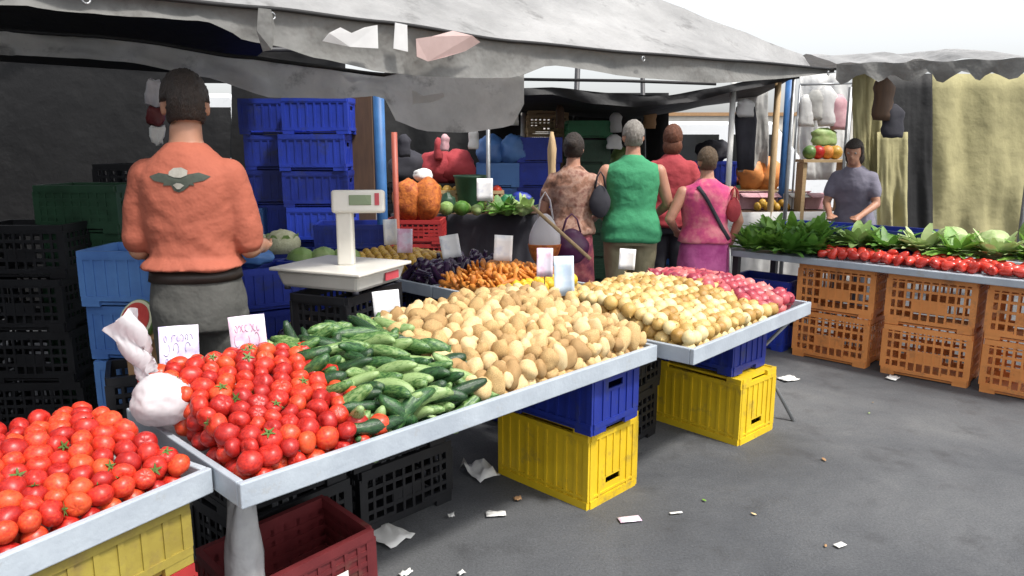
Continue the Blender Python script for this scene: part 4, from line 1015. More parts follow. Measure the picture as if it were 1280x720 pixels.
post('dark slanting canopy pole between the sky gaps', 713, 9.9, 'darkmetal', .035, 2.75, px2=721)
post('short dark tilted canopy pole above the man in green', 812, 9.9, 'darkmetal', .03, 2.62, px2=800)

# dark back wall of the stall with a gap through which a pale van shows
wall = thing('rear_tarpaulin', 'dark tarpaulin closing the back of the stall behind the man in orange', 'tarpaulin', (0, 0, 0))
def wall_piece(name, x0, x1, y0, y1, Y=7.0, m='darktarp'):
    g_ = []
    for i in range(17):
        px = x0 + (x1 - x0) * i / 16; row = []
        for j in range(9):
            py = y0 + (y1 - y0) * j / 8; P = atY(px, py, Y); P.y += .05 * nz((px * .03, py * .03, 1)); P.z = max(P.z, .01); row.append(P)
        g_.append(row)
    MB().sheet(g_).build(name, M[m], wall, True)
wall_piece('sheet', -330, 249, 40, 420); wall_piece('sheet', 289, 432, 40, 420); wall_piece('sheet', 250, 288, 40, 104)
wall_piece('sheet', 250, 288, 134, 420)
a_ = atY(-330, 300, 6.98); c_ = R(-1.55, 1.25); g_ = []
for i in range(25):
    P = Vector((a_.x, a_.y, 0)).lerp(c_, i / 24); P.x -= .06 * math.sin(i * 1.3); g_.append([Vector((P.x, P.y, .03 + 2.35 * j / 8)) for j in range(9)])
MB().sheet(g_).build('added_sky_blocker', M['darktarp'], wall, True)  # added sheet, mostly out of view, keeps left sky light out
MB().tube([atY(-330, 62, 6.94), atY(430, 62, 6.94)], .02, 8).build('cross_bar', M['darkmetal'], wall, True)
random.seed(5)
for kind, px, Y, n, h, lab, nm in (('blue', 400, 6.2, 7, .288, 'blue crate in the tall stack left of the brown board', 'blue_crate'), ('blue', 350, 6.45, 7, .288, 'blue crate in the stack behind the right elbow of the man in orange', 'blue_crate'), ('skyblue', 300, 6.4, 4, .283, 'light blue crate in the stack behind the man in orange', 'light_blue_crate'),
                             ('skyblue', 176, 3.85, 4, .283, 'worn light blue crate at the left hip of the man in orange', 'light_blue_crate'), ('dkgreen', 110, 4.6, 5, .283, 'dark green crate in the stack at the far left', 'green_crate'), ('black', 30, 4.3, 4, .302, 'black crate in the stack at the left edge', 'black_crate'), ('black', 172, 5.6, 5, .302, 'black crate in the dark stack behind the man in orange', 'black_crate')):
    P = atY(px, 200, Y); stack(kind, nm, P, random.uniform(-.1, .1), n, h, lab, 'crate', 'crates stacked at the back of the stall')
P = atY(445, 200, 6.35); o = MB().box((0, 0, 1.04), (.30, .04, 2.06)).build('wooden_board', M['brownboard'], None, bevel=.004); o.location = (P.x, P.y, 0); tag(o, 'dark brown upright wooden board beside the blue post', 'board')
def hanging(name, label, cat, pts, w_, m, th=.05):
    g_ = []
    n = len(pts)
    t = MB()
    for i in range(n):
        p = Vector(pts[i]); g_.append([p + Vector((math.cos(a) * w_[i], math.sin(a) * th * (1 + .5 * math.sin(3 * a + i)), .01 * math.sin(2 * a))) for a in [2 * PI * k / 18 for k in range(18)]])
    t.loft(g_); o = t.build(name, M[m], None, True); return tag(o, label, cat)
hanging('hanging_bag', 'white carrier bag hanging in the dark left of the man in orange', 'carrier bag', [atY(193, y, 4.4) for y in (100, 106, 120, 132)], [.012, .03, .045, .04], 'bag')
hanging('hanging_cloth', 'dark red cloth hanging under the white carrier bag at the left', 'cloth', [atY(195, y, 4.42) for y in (134, 140, 150, 156)], [.03, .045, .05, .04], 'maroon')
hanging('hanging_bag', 'pale twisted bag hanging lowest in the dark at the left', 'carrier bag', [atY(197, y, 4.44) for y in (158, 162, 172, 180)], [.03, .04, .035, .015], 'paper')
MB().tube([atY(192, 80, 4.4), atY(193, 101, 4.4)], .004, 5)
# ------------------------------------------------------------------ blue crates with cauliflower beside the scale
def veg_cauli(label, P, r, leafm='paleleaf'):
    t = thing('cauliflower', label, 'cauliflower', P, random.uniform(0, 6)); 
    MB().ell((0, 0, r * .75), (r, r, r * .8), 24, 16, fn=lambda q: 1 + .10 * nz(q * 4) + .05 * nz(q * 9)).build('curd', M['cauli'], t, True)
    lf = MB()
    for k in range(8):
        a = 2 * PI * k / 8; g_ = []
        for i in range(6):
            s_ = i / 5; rr = r * (.35 + .8 * s_ - .25 * s_ * s_); z = r * (.05 + 1.25 * s_ ** 1.4); wv = r * .5 * math.sin(PI * (.12 + .8 * s_))
            g_.append([Vector((math.cos(a) * rr - math.sin(a) * w_ * wv, math.sin(a) * rr + math.cos(a) * w_ * wv, z + .04 * r * nz((k, i, w_)))) for w_ in (-1, -.4, .4, 1)])
        lf.sheet(g_)
    lf.build('leaves', M[leafm], t, True); return t
def cabbage(label, P, r, m='paleleaf', group=None, cat='cabbage'):
    def fn(q): return 1 + .07 * nz(q * 2 + Vector(P)) + .03 * math.sin(6 * math.atan2(q.y, q.x) + 3 * q.z)
    o = MB().ell((0, 0, r * .9), (r, r, r * .92), 20, 14, fn=fn)
    for k in range(6):
        a = k * 1.047 + P[0] * 9; g_ = []
        for i in range(5):
            s_ = i / 4; th = s_ * 1.9; rr = r * 1.05 * math.sin(th + .25); z = r * .9 - r * 1.0 * math.cos(th + .25)
            g_.append([Vector((math.cos(a + w_) * rr, math.sin(a + w_) * rr, z + .06 * r * s_ * math.cos(w_ * 5))) * 1.0 for w_ in (-.5, -.25, 0, .25, .5)])
        o.sheet(g_)
    o = o.build('cabbage', M[m], None, True); o.location = P; return tag(o, label, cat, group)
random.seed(31)
P = atY(350, 345, 5.55); stack('blue', 'blue_crate', (P.x, P.y, 0), .25, 3, .288, 'blue crate in the stack under the cauliflower', 'crate', 'blue crates beside the scale', jit=.008)
veg_cauli('white cauliflower with green leaves on the blue crates left of the scale', (P.x + .05, P.y - .05, .83), .13)
veg_cauli('small cauliflower beside the larger one left of the scale', (P.x - .13, P.y + .04, .83), .10)
P = atY(405, 345, 5.2); stack('blue', 'blue_crate', (P.x, P.y, 0), -.12, 3, .288, 'blue crate in the stack of pale greens behind the scale post', 'crate', 'blue crates beside the scale', jit=.008)
for k, (dx, lab) in enumerate(((-.15, 'pale cabbage in the blue crate, leftmost of three'), (.0, 'pale cabbage in the blue crate, middle of three'), (.15, 'pale cabbage in the blue crate, hidden partly by the scale post'))): cabbage(lab, (P.x + dx, P.y + .03 * k, .755), .10, 'paleleaf', 'pale cabbages behind the scale')
P = atY(444, 330, 5.75); stack('blue', 'blue_crate', (P.x, P.y, 0), .1, 3, .288, 'blue crate in the stack right of the scale post', 'crate', 'blue crates beside the scale', z0=.0)
crate('blue_crate', 'bluelow', 'low blue crate topping the stack right of the scale post', 'crate', (P.x, P.y, .866), .1, 'blue crates beside the scale')
P = atY(318, 345, 4.9); stack('blue', 'blue_crate', (P.x, P.y, 0), .6, 3, .288, 'blue crate in the stack at the hip of the man in orange', 'crate', 'blue crates beside the scale')
o = bag_mesh((0, 0, .05), (.13, .10, .06), 8, .25).build('blue_bag', M['skyblue'], None, True); o.location = (P.x + .0, P.y, .865); tag(o, 'crumpled light blue bag on the crates at the hip of the man in orange', 'bag')
def leafy(label, P, r, h, m='leaf', group=None, n=46, cat='greens', name='leafy_greens', up=.8):
    """a bunch: many curved leaves springing from one foot"""
    b = MB()
    for k in range(n):
        a = random.uniform(0, 2 * PI); el = random.uniform(.1, 1) ** up * 1.2; L_ = h * random.uniform(.6, 1.1); wv = r * random.uniform(.18, .32); g_ = []
        base = Vector((math.cos(a) * r * .4 * random.random(), math.sin(a) * r * .4 * random.random(), 0))
        for i in range(5):
            s_ = i / 4; out = L_ * s_ * math.sin(el) * (1 + .3 * s_); z = L_ * (s_ * math.cos(el) * 1.0 - .35 * s_ * s_ * math.sin(el)) + .01
            ww = wv * math.sin(PI * (.10 + .82 * s_))
            g_.append([base + Vector((math.cos(a) * out - math.sin(a) * w_ * ww, math.sin(a) * out + math.cos(a) * w_ * ww, max(.003, z + abs(w_) * ww * .3))) for w_ in (-1, 0, 1)])
        b.sheet(g_)
    o = b.build(name, M[m], None, True); o.location = P; return tag(o, label, cat, group)

# ------------------------------------------------------------------ table and goods of the middle stall
def table(label, P, L_, W_, z, rz, m='brownboard', cloth=None, group=None):
    t = thing('market_table', label, 'table', (P[0], P[1], 0), rz, group)
    MB().box((0, 0, z - .02), (L_, W_, .04)).build('table_top', M[m], t, bevel=.004)
    for sx_ in (-1, 1):
        for sy_ in (-1, 1): MB().box((sx_ * (L_ / 2 - .06), sy_ * (W_ / 2 - .06), (z - .04) / 2), (.04, .04, z - .04)).build('leg', M['darkmetal'], t)
    if cloth:
        g_ = [[(-L_ / 2 + L_ * i / 40, -W_ / 2 - .012 - (.02 * math.sin(i * 1.7) + .01) * (j / 6), z + .003 - (z - .08) * j / 6) for i in range(41)] for j in range(7)]
        MB().sheet(g_).build('cloth', M[cloth], t, True, solid=.004)
    return t
P = atY(585, 262, 7.9); table('long table with a dark cloth holding green vegetables in the middle stall', (P.x, P.y + .3), 1.55, .8, .93, -.10, cloth='darkcloth')
random.seed(13)
for k in range(16):
    x = 520 + (k % 8) * 19 + (k // 8) * 6; Y = 7.75 + (k // 8) * .3 - (k % 8) * .02; Q = atY(x, 262, Y)
    cabbage('small %s cabbage on the dark clothed table, %s' % (('pale green', 'olive green')[k % 2], 'front row' if k < 8 else 'back row'), (Q.x, Q.y, .935), random.uniform(.055, .085), 'paleleaf' if k % 3 else 'leaf', 'cabbages on the middle table')
for px, lab in ((628, 'leafy green bunch at the right end of the dark clothed table'), (655, 'pale leafy bunch hanging over the right end of the dark clothed table')):
    Q = atY(px, 262, 7.7); leafy(lab, (Q.x, Q.y, .935), .16, .22, 'paleleaf' if px > 640 else 'leaf', 'leafy bunches on the middle table')
P = atY(521, 262, 7.4)
stack('red', 'red_crate', (P.x, P.y, 0), .0, 4, .232, 'red crate in the stack under the orange sacks', 'crate', 'red crates under the orange sacks')
for px, r, lab in ((510, .15, 'orange net sack at the left of the pair by the reddish post'), (534, .14, 'orange net sack at the right of the pair by the middle table')):
    Q = atY(px, 240, 7.4); o = bag_mesh((0, 0, .19), (r, .13, .20), px, .14).build('net_sack', M['orangesack'], None, True); o.location = (Q.x, Q.y, .925); tag(o, lab, 'net sack', 'orange net sacks')
Q = atY(528, 214, 7.5); o = bag_mesh((0, 0, .05), (.10, .08, .06), 3, .2).build('paper_bag', M['paper'], None, True); o.location = (Q.x, Q.y, 1.30); tag(o, 'cream paper bag on top of the orange sacks', 'bag')
Q = atY(590, 235, 8.1); b = MB(); b.tube([(0, 0, 0), (0, 0, .02), (0, 0, .36), (0, 0, .385)], [.13, .135, .185, .20], 22, cap=False); b.tube([(0, 0, 0), (0, 0, .01)], .13, 22)
o = b.build('bucket', M['dkgreen'], None, True, solid=.008); o.location = (Q.x, Q.y, .935); tag(o, 'dark green bucket standing on the middle table', 'bucket')
for px, m, lab in ((560, 'dkgreen', 'green and white packet on the middle table, left of the bucket'), (634, 'green', 'bright green bag on the middle table below the blue bags')):
    Q = atY(px, 245, 7.95); o = bag_mesh((0, 0, .09), (.08, .06, .11), px, .2).build('produce_bag', M[m], None, True); o.location = (Q.x, Q.y, .935); tag(o, lab, 'bag')
Q = atY(652, 240, 8.0); o = bag_mesh((0, 0, .1), (.12, .07, .12), 77, .2).build('produce_bag', M['blue'], None, True); o.location = (Q.x, Q.y, .935); tag(o, 'blue and white bag at the right end of the middle table', 'bag')
for px, Y, n, h, kind, nm, lab in ((622, 9.0, 5, .288, 'skyblue', 'light_blue_crate', 'light blue crate in the stack behind the green bucket'), (672, 9.0, 6, .288, 'blue', 'blue_crate', 'blue crate in the stack right of the thin white post'), (560, 9.4, 4, .283, 'dkgreen', 'green_crate', 'dark green crate in the stack far behind the middle table'), (735, 9.2, 6, .283, 'dkgreen', 'green_crate', 'dark green crate in the stack behind the woman in brown')):
    P = atY(px, 200, Y); stack(kind, nm, P, random.uniform(-.1, .1), n, h, lab, 'crate', 'crates stacked behind the middle stall')
for px, z, s_, lab in ((612, 1.44, 3, 'shiny light blue bag on the crates, left of two'), (642, 1.44, 6, 'shiny light blue bag on the crates, right of two')):
    Q = atY(px, 180, 8.9); o = bag_mesh((0, 0, .14), (.17, .14, .17), s_, .25).build('blue_bag', M['skyblue'], None, True); o.location = (Q.x, Q.y, z); tag(o, lab, 'bag', 'light blue bags')
P = atY(735, 160, 9.2); crate('green_crate', 'green', 'bright green crate topping the dark stack behind the woman in brown', 'crate', (P.x, P.y, 1.72), .05, 'crates stacked behind the middle stall')
P = atY(685, 124, 9.6); stack('wood', 'wooden_crate', P, .05, 10, .222, 'pale wooden crate in the tallest stack behind the blue crates', 'crate', 'wooden crates behind the middle stall')
for px, m, lab in ((545, 'redcotton', 'dark red sack far behind the orange sacks'), (570, 'redcotton', 'dark red sack behind the green bucket'), (510, 'darkcloth', 'dark sack in the shade behind the orange sacks')):
    Q = atY(px, 190, 8.8); stack('black', 'black_crate', Q, 0, 4, .302, 'black crate under the ' + lab, 'crate', 'black crates behind the middle stall'); o = bag_mesh((0, 0, .17), (.22, .18, .2), px, .2).build('sack', M[m], None, True); o.location = (Q.x, Q.y, 1.21); tag(o, lab, 'sack')

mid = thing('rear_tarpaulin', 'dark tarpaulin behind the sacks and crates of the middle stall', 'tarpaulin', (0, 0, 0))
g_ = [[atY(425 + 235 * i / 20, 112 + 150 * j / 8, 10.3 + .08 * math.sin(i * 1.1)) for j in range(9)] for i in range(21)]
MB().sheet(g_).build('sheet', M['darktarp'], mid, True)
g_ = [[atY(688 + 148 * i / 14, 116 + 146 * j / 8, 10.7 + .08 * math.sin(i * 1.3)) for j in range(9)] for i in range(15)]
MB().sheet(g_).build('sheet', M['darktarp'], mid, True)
for px in (428, 657):
    a = atY(px, 115, 10.35); MB().tube([(a.x, a.y, 0), (a.x, a.y, a.z + .05)], .02, 8).build('pole', M['darkmetal'], mid, True)
# far canopy beyond the shoppers
far = thing('far_awning', 'dark far awning beyond the shoppers below the strip of sky', 'awning', (0, 0, 0))
FT = [(600, 112), (690, 109), (760, 116), (830, 120), (890, 110), (950, 98), (1000, 92)]; FB = [(600, 122), (690, 118), (740, 130), (800, 134), (860, 128), (930, 112), (1000, 98)]
g_ = []; g2 = []
for i in range(41):
    px = 600 + 400 * i / 40; a, b_ = atY(px, interp(px, FT)[0], 7.8), atY(px, interp(px, FB)[0], 7.8)
    g_.append([a + Vector((0, .02 * math.sin(i), 0)), a.lerp(b_, .5) + Vector((0, .03 * math.sin(i * .8), 0)), b_ + Vector((0, .04 * math.sin(i * .7), 0))])
    g2.append([a + Vector((0, k * 3.2, -.10 * math.sin(k * PI) - .12 * k)) for k in (0, .2, .4, .6, .8, 1)])
MB().sheet(g_).build('valance', M['darktarp'], far, True); MB().sheet(g2).build('roof_sheet', M['darktarp'], far, True)
MB().tube([atY(640, 99, 7.3), atY(780, 101, 7.3), atY(895, 105, 7.3)], .016, 6).build('front_rope', M['darktarp'], far, True)
for px in (610, 990):
    a = atY(px, 140, 7.9); MB().tube([(a.x, a.y, 0), (a.x, a.y, 2.3)], .022, 8).build('pole', M['metal'], far, True)

# white van beyond
def van(label, P, rz, L_=4.6, H_=2.0, W_=1.8):
    t = thing('parked_van', label, 'van', P, rz)
    prof = [(-L_ / 2, .35), (-L_ / 2, H_ * .96), (-L_ / 2 + .12, H_), (L_ * .22, H_), (L_ * .36, H_ * .62), (L_ * .48, H_ * .52), (L_ / 2, .38 * H_), (L_ / 2, .35)]
    b = MB(); n = len(prof); b.add([(x, -W_ / 2, z) for x, z in prof] + [(x, W_ / 2, z) for x, z in prof], [tuple(range(n)), tuple(range(2 * n - 1, n - 1, -1))] + [(k, (k + 1) % n, (k + 1) % n + n, k + n) for k in range(n)])
    b.build('body', M['vanwhite'], t, bevel=.05)
    for s_ in (-1, 1):
        for x, w_ in ((-L_ * .32, .9), (-L_ * .07, .9), (L_ * .15, .7)): MB().box((x, s_ * (W_ / 2 + .003), H_ * .77), (w_, .02, H_ * .26)).build('window', M['glass'], t, bevel=.008)
        for x in (-L_ * .3, L_ * .32):
            w_ = MB().tube([(x, s_ * (W_ / 2 - .18), .33), (x, s_ * (W_ / 2 + .01), .33)], .33, 24).build('wheel', M['tyre'], t)
            MB().tube([(x, s_ * (W_ / 2 + .011), .33), (x, s_ * (W_ / 2 + .02), .33)], .19, 20).build('rim', M['metal'], w_)
    MB().box((L_ * .292, 0, H_ * .81), (.012, W_ * .86, .62), rot=Matrix.Rotation(-.62, 3, 'Y')).build('windscreen', M['glass'], t)
    MB().box((-L_ / 2 - .004, 0, H_ * .76), (.02, W_ * .8, .5)).build('rear_window', M['glass'], t, bevel=.008)
    for s_ in (-1, 1):
        MB().box((-L_ / 2 - .004, s_ * (W_ / 2 - .1), H_ * .45), (.02, .12, .35)).build('tail_light', M['redink'], t, bevel=.005)
        MB().box((L_ / 2 - .08, s_ * (W_ / 2 - .22), H_ * .42), (.10, .3, .16)).build('headlight', M['steel'], t, bevel=.02)
    return t
P = atY(868, 180, 13.0); van('white van parked beyond the far awning', (P.x, P.y, 0), .05)
P = atY(272, 150, 11); van('white van glimpsed through the gap in the dark tarpaulin', (P.x - .6, P.y, 0), .0, 5.2, 2.3)
# pale houses closing the street far behind
def house(label, P, L_, D_, H_, nwin):
    t = thing('town_house', label, 'house', P)
    MB().box((0, D_ / 2, H_ / 2), (L_, D_, H_)).build('wall', M['wall'], t)
    MB().box((0, D_ / 2, H_ + .1), (L_ + .4, D_ + .4, .2)).build('roof', M['cardboard'], t)
    for r_ in range(int(H_ // 3)):
        for k in range(nwin):
            f_ = MB().box((-L_ / 2 + L_ * (k + .5) / nwin, -.02, 1.6 + r_ * 3), (1.2, .06, 1.5)).build('window', M['glass'], t)
            MB().box((-L_ / 2 + L_ * (k + .5) / nwin, -.06, .8 + r_ * 3), (1.4, .14, .08)).build('sill', M['wall'], f_)
    return t
house('low pale house far behind the middle stall', (-6, 42, 0), 16, 8, 3.4, 5)
house('low pale house far behind the white van', (10, 46, 0), 14, 8, 3.3, 4)
house('low pale house at the far right of the street', (27, 44, 0), 15, 8, 3.6, 5)

# ------------------------------------------------------------------ right hand stall with peppers
PT = .80
t = thing('pepper_table', 'grey white board table of the pepper stall on orange crates', 'table', R(4.75, .0, 0), AU - PI / 2)
# local x runs to the camera's right, local y away from the aisle
MB().box((.10, .45, PT - .025), (2.6, .9, .05)).build('table_top', M['tray'], t, bevel=.005)
for x in (-1.1, 1.3):
    for y in (.1, .8): MB().box((x, y, (PT - .05) / 2), (.05, .05, PT - .05)).build('leg', M['darkmetal'], t)
random.seed(41)
def RT_(x, y, z): return R(4.75 + y, -x, z)
for x, lab in ((-.30, 'orange crate in the stack at the corner of the pepper table'), (.36, 'orange crate in the second stack under the pepper table'), (1.0, 'orange crate in the third stack under the pepper table, at the right edge')):
    Q = RT_(x, .30, 0); stack('orange', 'orange_crate', Q, AU - PI / 2 + .03, 2, .372, lab, 'crate', 'orange crates under the pepper table', jit=.006)
for x, lab in ((-.92, 'dark blue crate under the leafy greens end of the pepper table'),):
    Q = RT_(x, .28, 0); stack('blue', 'blue_crate', Q, AU - PI / 2, 2, .288, lab, 'crate', 'blue crates under the pepper table')
PEP = [m_pepper(s) for s in range(3)]
def tfP(c): return RT_(c.x, c.y, c.z)
it = pile(Reg(-.42, 1.30, .03, .36), lambda u, v: PT + .085 * min(1, (v + .05) / .2), PT, .040, layers=2)
for (c, d_, r, ly) in seen(it, tfP): place('red_pepper', random.choice(PEP), tfP(c), rnd_rot(), 'shiny red pepper at the front of the pepper table', 'pepper', 'red peppers on the pepper table', r * .9)
for k, (x, y) in enumerate(((-.98, .10), (-.82, .16), (-.66, .10), (-.52, .17), (-.92, .36), (-.74, .38), (-.58, .40))): 
    Q = RT_(x, y, PT + (.07 if y > .3 else 0)); leafy('fresh leafy green bunch left of the red peppers, %s row' % ('front' if y < .3 else 'back'), Q, .14, .24, 'leaf', 'leafy bunches left of the peppers', 60)
for k, (x, y) in enumerate(((-.28, .47), (-.05, .46), (.18, .48), (.42, .46), (.66, .48), (.90, .46), (1.14, .48))):
    Q = RT_(x, y, PT + .05); leafy('leafy %s bunch lying right behind the red peppers' % ('green', 'pale green')[k % 2 == 0], Q, .15, .23, 'leaf' if k % 2 else 'paleleaf', 'leafy bunches behind the peppers', 60, up=.6)
for k, (x, y) in enumerate(((.30, .75), (.58, .72), (.86, .74), (1.12, .72))):
    Q = RT_(x, y, PT); cabbage('round %s cabbage at the back of the pepper table' % ('pale', 'yellow green', 'light', 'large pale')[k], (Q.x, Q.y, PT + .12 * (k > 1)), .13, 'paleleaf', 'cabbages on the pepper table')
Q = RT_(-.10, .76, PT); crate('blue_crate', 'bluelow', 'blue crate standing on the back of the pepper table', 'crate', Q, AU - PI / 2, 'blue crates on the pepper table')
Q = RT_(-.70, .76, PT); crate('blue_crate', 'bluelow', 'blue crate on the pepper table behind the leafy greens', 'crate', Q, AU - PI / 2 + .1, 'blue crates on the pepper table')
# stall further back at the right: boxes, fruit, drapes
P = atY(955, 245, 8.6); table('far table with pink and white boxes behind the woman in pink', (P.x + .1, P.y), 1.6, .8, .92, .1, cloth='whitecloth')
for k, (px, m, lab) in enumerate(((935, 'pinkbox', 'pink and white box on the far table, leftmost'), (955, 'pinkbox', 'pink and white box on the far table beside the yellow fruit'), (990, 'paper', 'white box on the far table below the white drape'), (1012, 'pinkbox', 'pink box at the right end of the far table'))):
    Q = atY(px, 235, 8.6); boxes('carton', lab, 'carton', (Q.x, Q.y, .925), (.24, .2, .17), .1 * k, M[m], 'cartons on the far table')
for k in range(7):
    Q = atY(948 + k * 6, 240, 8.35); place('yellow_fruit', GOLD, (Q.x, Q.y, .965 + .04 * (k % 2)), rnd_rot(), 'yellow fruit on the far table behind the woman in pink', 'fruit', 'yellow fruit on the far table', .045)
for k, (px, lab) in enumerate(((940, 'terracotta sack left of the tan post'), (962, 'terracotta sack right behind the tan post'))):
    Q = atY(px, 205, 9.2); stack('wood', 'wooden_crate', Q, 0, 5, .222, 'wooden crate under the ' + lab, 'crate', 'wooden crates under the sacks'); o = bag_mesh((0, 0, .17), (.17, .14, .19), px, .2).build('sack', M['orange'], None, True); o.location = (Q.x, Q.y, 1.115); tag(o, lab, 'sack', 'terracotta sacks')
def drape(name, label, x0, x1, y0, y1, Y, m, amp=.06, seed=0):
    g_ = []
    for i in range(33):
        s_ = i / 32; row = []
        for j in range(13):
            q = j / 12; P = atY(x0 + (x1 - x0) * s_, y0 + (y1 - y0) * q, Y); P.y += amp * (math.sin(s_ * 15 + seed + q + 3 * nz((s_ * 3, seed, 0))) * .35 + 1.6 * nz((s_ * 4, q * 2.5, seed)) + .5 * nz((s_ * 12, q * 5, seed))) * (.3 + .7 * q); row.append(P)
        g_.append(row)
    return tag(MB().sheet(g_).build(name, M[m], None, True, solid=.004), label, 'drape')
drape('white_drape', 'bright white drape hanging behind the vendor', 1000, 1062, 92, 225, 9.0, 'whitecloth')
drape('yellow_drape', 'yellowish cloth hanging at the right behind the vendor', 1066, 1102, 90, 235, 7.4, 'yellowcloth', .05, 3)
drape('yellow_drape', 'greyish yellow cloth hanging lower at the right edge of the pepper stall', 1096, 1135, 165, 300, 7.3, 'yellowcloth', .05, 5)
drape('dark_drape', 'dark cloth hanging in the shade of the right awning', 1098, 1165, 92, 330, 7.7, 'darktarp', .05, 8)
drape('white_drape', 'pale drape at the far right end of the pepper stall', 1160, 1300, 92, 330, 7.9, 'yellowcloth', .07, 9)
drape('grey_drape', 'grey cloth hanging between the white post and the tan post', 922, 960, 112, 215, 9.1, 'greytarp', .05, 2)
hanging('hanging_jacket', 'dark grey jacket hanging beside the white post', 'jacket', [atY(932, y, 8.1) for y in (126, 134, 150, 180, 212)], [.03, .10, .12, .10, .09], 'darkcloth', .06)
for px, m, lab in ((1012, 'melon_rind', 'green round melon on the shelf before the white drape'), (1022, 'tomato', 'red fruit on the shelf before the white drape'), (1034, 'carrot', 'orange fruit on the shelf before the white drape'), (1044, 'golden', 'yellow fruit at the right of the shelf before the white drape')):
    Q = atY(px, 192, 8.3); place('round_fruit', bag_mesh((0, 0, 0), (1, 1, 1), px, .05, 16, 12).mesh('round_fruit', M[m], True), (Q.x, Q.y, 1.56), (0, 0, 0), lab, 'fruit', 'fruit on the shelf', .075)
P = atY(1028, 200, 8.3); t = thing('display_shelf', 'narrow wooden shelf of fruit before the white drape', 'shelf', (P.x, P.y, 0))
MB().box((0, 0, 1.47), (.5, .25, .03)).build('shelf_board', M['woodlight'], t)
for s_ in (-1, 1): MB().box((s_ * .22, 0, .727), (.04, .2, 1.45)).build('leg', M['woodlight'], t)
# awning over the pepper stall
aw = thing('side_awning', 'grey awning of the pepper stall at the right', 'awning', (0, 0, 0))
g_ = []; g2 = []
for i in range(31):
    px = 1046 + 260 * i / 30; Y = 5.3 - .7 * i / 30; a = atY(px, 80 - 8 * i / 30 + 1.2 * math.sin(i * .9), Y); b_ = a + Vector((0, 0, -.10 - .03 * math.sin(i * 1.3)))
    g_.append([a, a.lerp(b_, .5) + Vector((0, .02 * math.sin(i * 1.1), 0)), b_ + Vector((0, .03 * math.sin(i * .9), 0))])
    g2.append([a + Vector((.55 * k, k * 2.6, .22 * math.sin(k * 2.2) + .03 * nz((i * .3, k * 3, 0)))) for k in [q / 10 for q in range(11)]])
MB().sheet(g_).build('valance', M['valance'], aw, True); MB().sheet(g2).build('roof_sheet', M['tarp'], aw, True)
for px in (1064, 1300):
    a = atY(px, 100, 7.6 if px < 1100 else 7.0); MB().tube([(a.x, a.y, 0), (a.x, a.y, 2.2)], .02, 8).build('pole', M['metal'], aw, True)

# ------------------------------------------------------------------ clutter of the far stalls
random.seed(77)
def hung(name, label, cat, px, y0, y1, Y, w_, m, group=None, th=.05):
    n = 9; prof = [.35, .75, 1.0, .95, .9, .95, 1.0, .98, .9]; sd_ = random.random() * 9
    rings = []
    for i in range(n):
        P = atY(px, y0 + (y1 - y0) * i / (n - 1), Y); r = []
        for k in range(22):
            a = 2 * PI * k / 22; f_ = 1 + .22 * nz((math.cos(a) * 1.5, math.sin(a) * 1.5 + sd_, i * .5)) 
            r.append(P + Vector((math.cos(a) * w_ * prof[i] * f_, math.sin(a) * th * prof[i] * f_, .012 * nz((a, i, sd_)))))
        rings.append(r)
    o = MB().loft(rings).build(name, M[m], None, True); tag(o, label, cat, group)
    return o
# rail with goods before the white drape
for px, y0, y1, w_, m, lab in ((1008, 118, 158, .09, 'whitecloth', 'white garment on the rail, leftmost'), (1020, 112, 150, .10, 'greytarp', 'grey garment on the rail, second from the left'), (1034, 108, 158, .11, 'whitecloth', 'white garment on the rail, in the middle'), (1049, 118, 162, .10, 'pinkbox', 'pinkish garment on the rail, right of the white one'), (1030, 160, 182, .14, 'paleleaf', 'yellow green bag hanging above the fruit shelf')):
    hung('hanging_garment', lab, 'garment', px, y0, y1, 8.5, w_, m, 'goods hung before the white drape')
P, Q = atY(1000, 106, 8.5), atY(1066, 104, 8.5); t = thing('hanging_rail', 'thin rail of garments before the white drape', 'rail', (P.x, P.y, 0))
MB().tube([(0, 0, P.z), (Q.x - P.x, Q.y - P.y, Q.z)], .012, 8).build('rail', M['metal'], t, True)
for e_ in (Vector((0, 0, 0)), Vector((Q.x - P.x, 0, 0))): MB().tube([e_, e_ + Vector((0, 0, P.z))], .012, 8).build('leg', M['metal'], t, True)
for px, y0, y1, w_, m, lab in ((1104, 96, 150, .10, 'brownboard', 'dark brown garment under the right awning'), (1116, 130, 172, .10, 'darkcloth', 'black garment under the right awning')):
    hung('hanging_garment', lab, 'garment', px, y0, y1, 7.0, w_, m, 'garments under the right awning')
hung('white_collar_cloth', 'white cloth over the shoulders of the dark hanging jacket', 'cloth', 932, 124, 146, 8.0, .09, 'whitecloth')
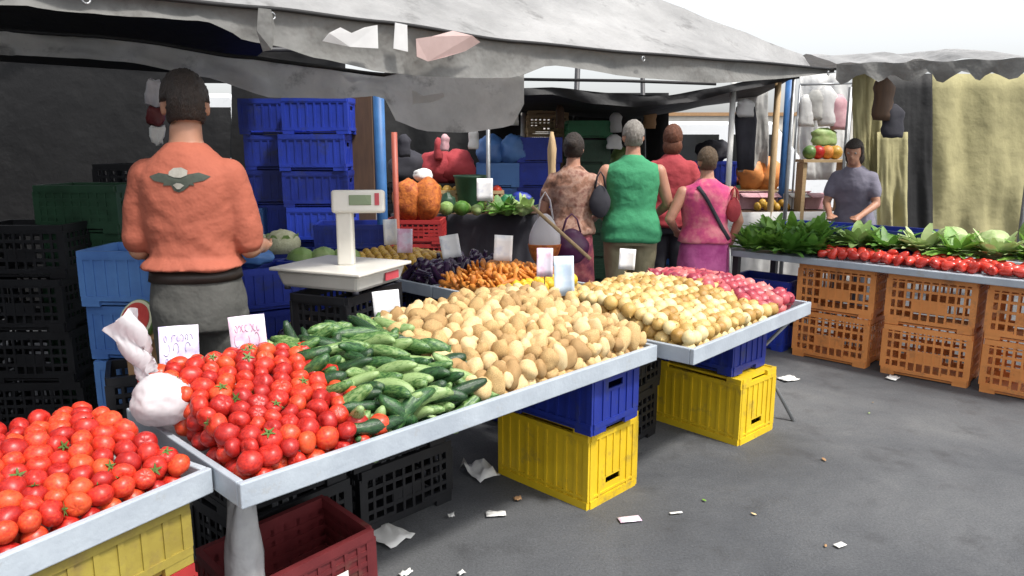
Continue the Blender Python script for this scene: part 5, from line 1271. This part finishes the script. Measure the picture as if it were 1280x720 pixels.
# hanging goods in the dark middle stall
for px, y0, y1, Y, w_, m, lab in ((505, 168, 196, 7.9, .07, 'darkcloth', 'dark bag hanging by the reddish post'), (548, 172, 200, 8.6, .05, 'redcotton', 'red bag hanging under the slack grey sheet'), (556, 168, 188, 8.3, .05, 'pinkbox', 'pinkish bag hanging under the slack grey sheet'), (592, 160, 186, 8.6, .06, 'paper', 'pale bag hanging under the slack grey sheet, above the bucket'),
        (615, 128, 160, 8.0, .06, 'whitecloth', 'white carrier bag hanging right of the slack grey sheet'), (640, 124, 156, 8.2, .07, 'greytarp', 'grey bag hanging left of the thin white post'), (770, 140, 165, 9.0, .07, 'whitecloth', 'white bag hanging between the green crates and the grey haired man'), (768, 168, 186, 8.9, .09, 'paper', 'white parcel hanging beside the head of the grey haired man'), (812, 138, 160, 9.2, .08, 'cardboard', 'brown bag hanging right of the grey haired man'), (700, 130, 160, 8.8, .05, 'brownboard', 'brown bag hanging over the woman in brown'), (690, 165, 250, 7.2, .04, 'tanpole', 'tan rolled cloth hanging left of the woman in brown')):
    hung('hanging_bag', lab, 'bag', px, y0, y1, Y, w_, m, 'goods hanging in the middle stall')
for k, (px, Y, kind, nm, n, h, lab) in enumerate(((890, 9.6, 'blue', 'blue_crate', 5, .288, 'blue crate in the stack before the white van'), (850, 10.4, 'skyblue', 'light_blue_crate', 4, .283, 'light blue crate in the stack before the white van'), (925, 9.9, 'dkgreen', 'green_crate', 4, .283, 'dark green crate in the stack behind the hanging jacket'), (780, 9.8, 'wood', 'wooden_crate', 6, .222, 'wooden crate in the stack behind the grey haired man'))):
    P = atY(px, 200, Y); stack(kind, nm, P, random.uniform(-.15, .15), n, h, lab, 'crate', 'crates stacked before the van')
    o = bag_mesh((0, 0, .12), (.2, .15, .15), px, .25).build('sack', M[('darkcloth', 'paper', 'orangesack', 'paleleaf')[k]], None, True); o.location = (P.x, P.y, n * h + .0); tag(o, '%s sack topping the %s' % (('dark', 'white', 'orange', 'pale green')[k], lab.replace('crate in the ', '')), 'sack', 'sacks before the van')
# crates of produce lying on the middle and far tables
for k, (px, Y, m_, kind, nm, lab) in enumerate(((600, 8.3, 'tomato', 'wood', 'wooden_crate', 'wooden crate of red fruit behind the bucket'), (565, 8.35, 'golden', 'wood', 'wooden_crate', 'wooden crate of golden fruit left of the bucket'))):
    P = atY(px, 240, Y); o = crate(nm, kind, lab, 'crate', (P.x, P.y, .935), .1, 'fruit crates on the middle table')
    for q in range(9): place('round_fruit', GOLD if m_ == 'golden' else TOM[0], (P.x - .17 + .12 * (q % 4), P.y - .10 + .1 * (q // 4), 1.15), rnd_rot(), 'round %s fruit in the wooden crate by the bucket' % ('golden' if m_ == 'golden' else 'red'), 'fruit', 'fruit in the wooden crates', .055)
# trodden leaves and scraps under the trays
def leaf_scrap(px, py, m, lab, s_):
    P = at(px, py, .004); g_ = []
    for i in range(6):
        q = i / 5; ww = .45 * math.sin(PI * (.08 + .84 * q)) * s_; g_.append([((q - .5) * s_ * 1.8, w_ * ww, .004 + .25 * s_ * abs(w_) * abs(nz((i, w_, px))) + .1 * s_ * q) for w_ in (-1, -.4, .4, 1)])
    o = MB().sheet(g_).build('fallen_leaf', M[m], None, True, solid=.0008); o.location = (P.x, P.y, .004); o.rotation_euler = (0, 0, random.uniform(0, 6)); tag(o, lab, 'leaf', 'trodden leaves on the asphalt')
for k in range(9):
    px, py = (random.uniform(500, 1110), random.uniform(490, 715))
    if 600 < px < 980 and py < 560 + (800 - px) * .2: continue
    leaf_scrap(px, py, random.choice(('leaf', 'paleleaf', 'cardboard', 'potato')), 'small trodden leaf scrap on the asphalt in front of the trays', random.uniform(.008, .022))
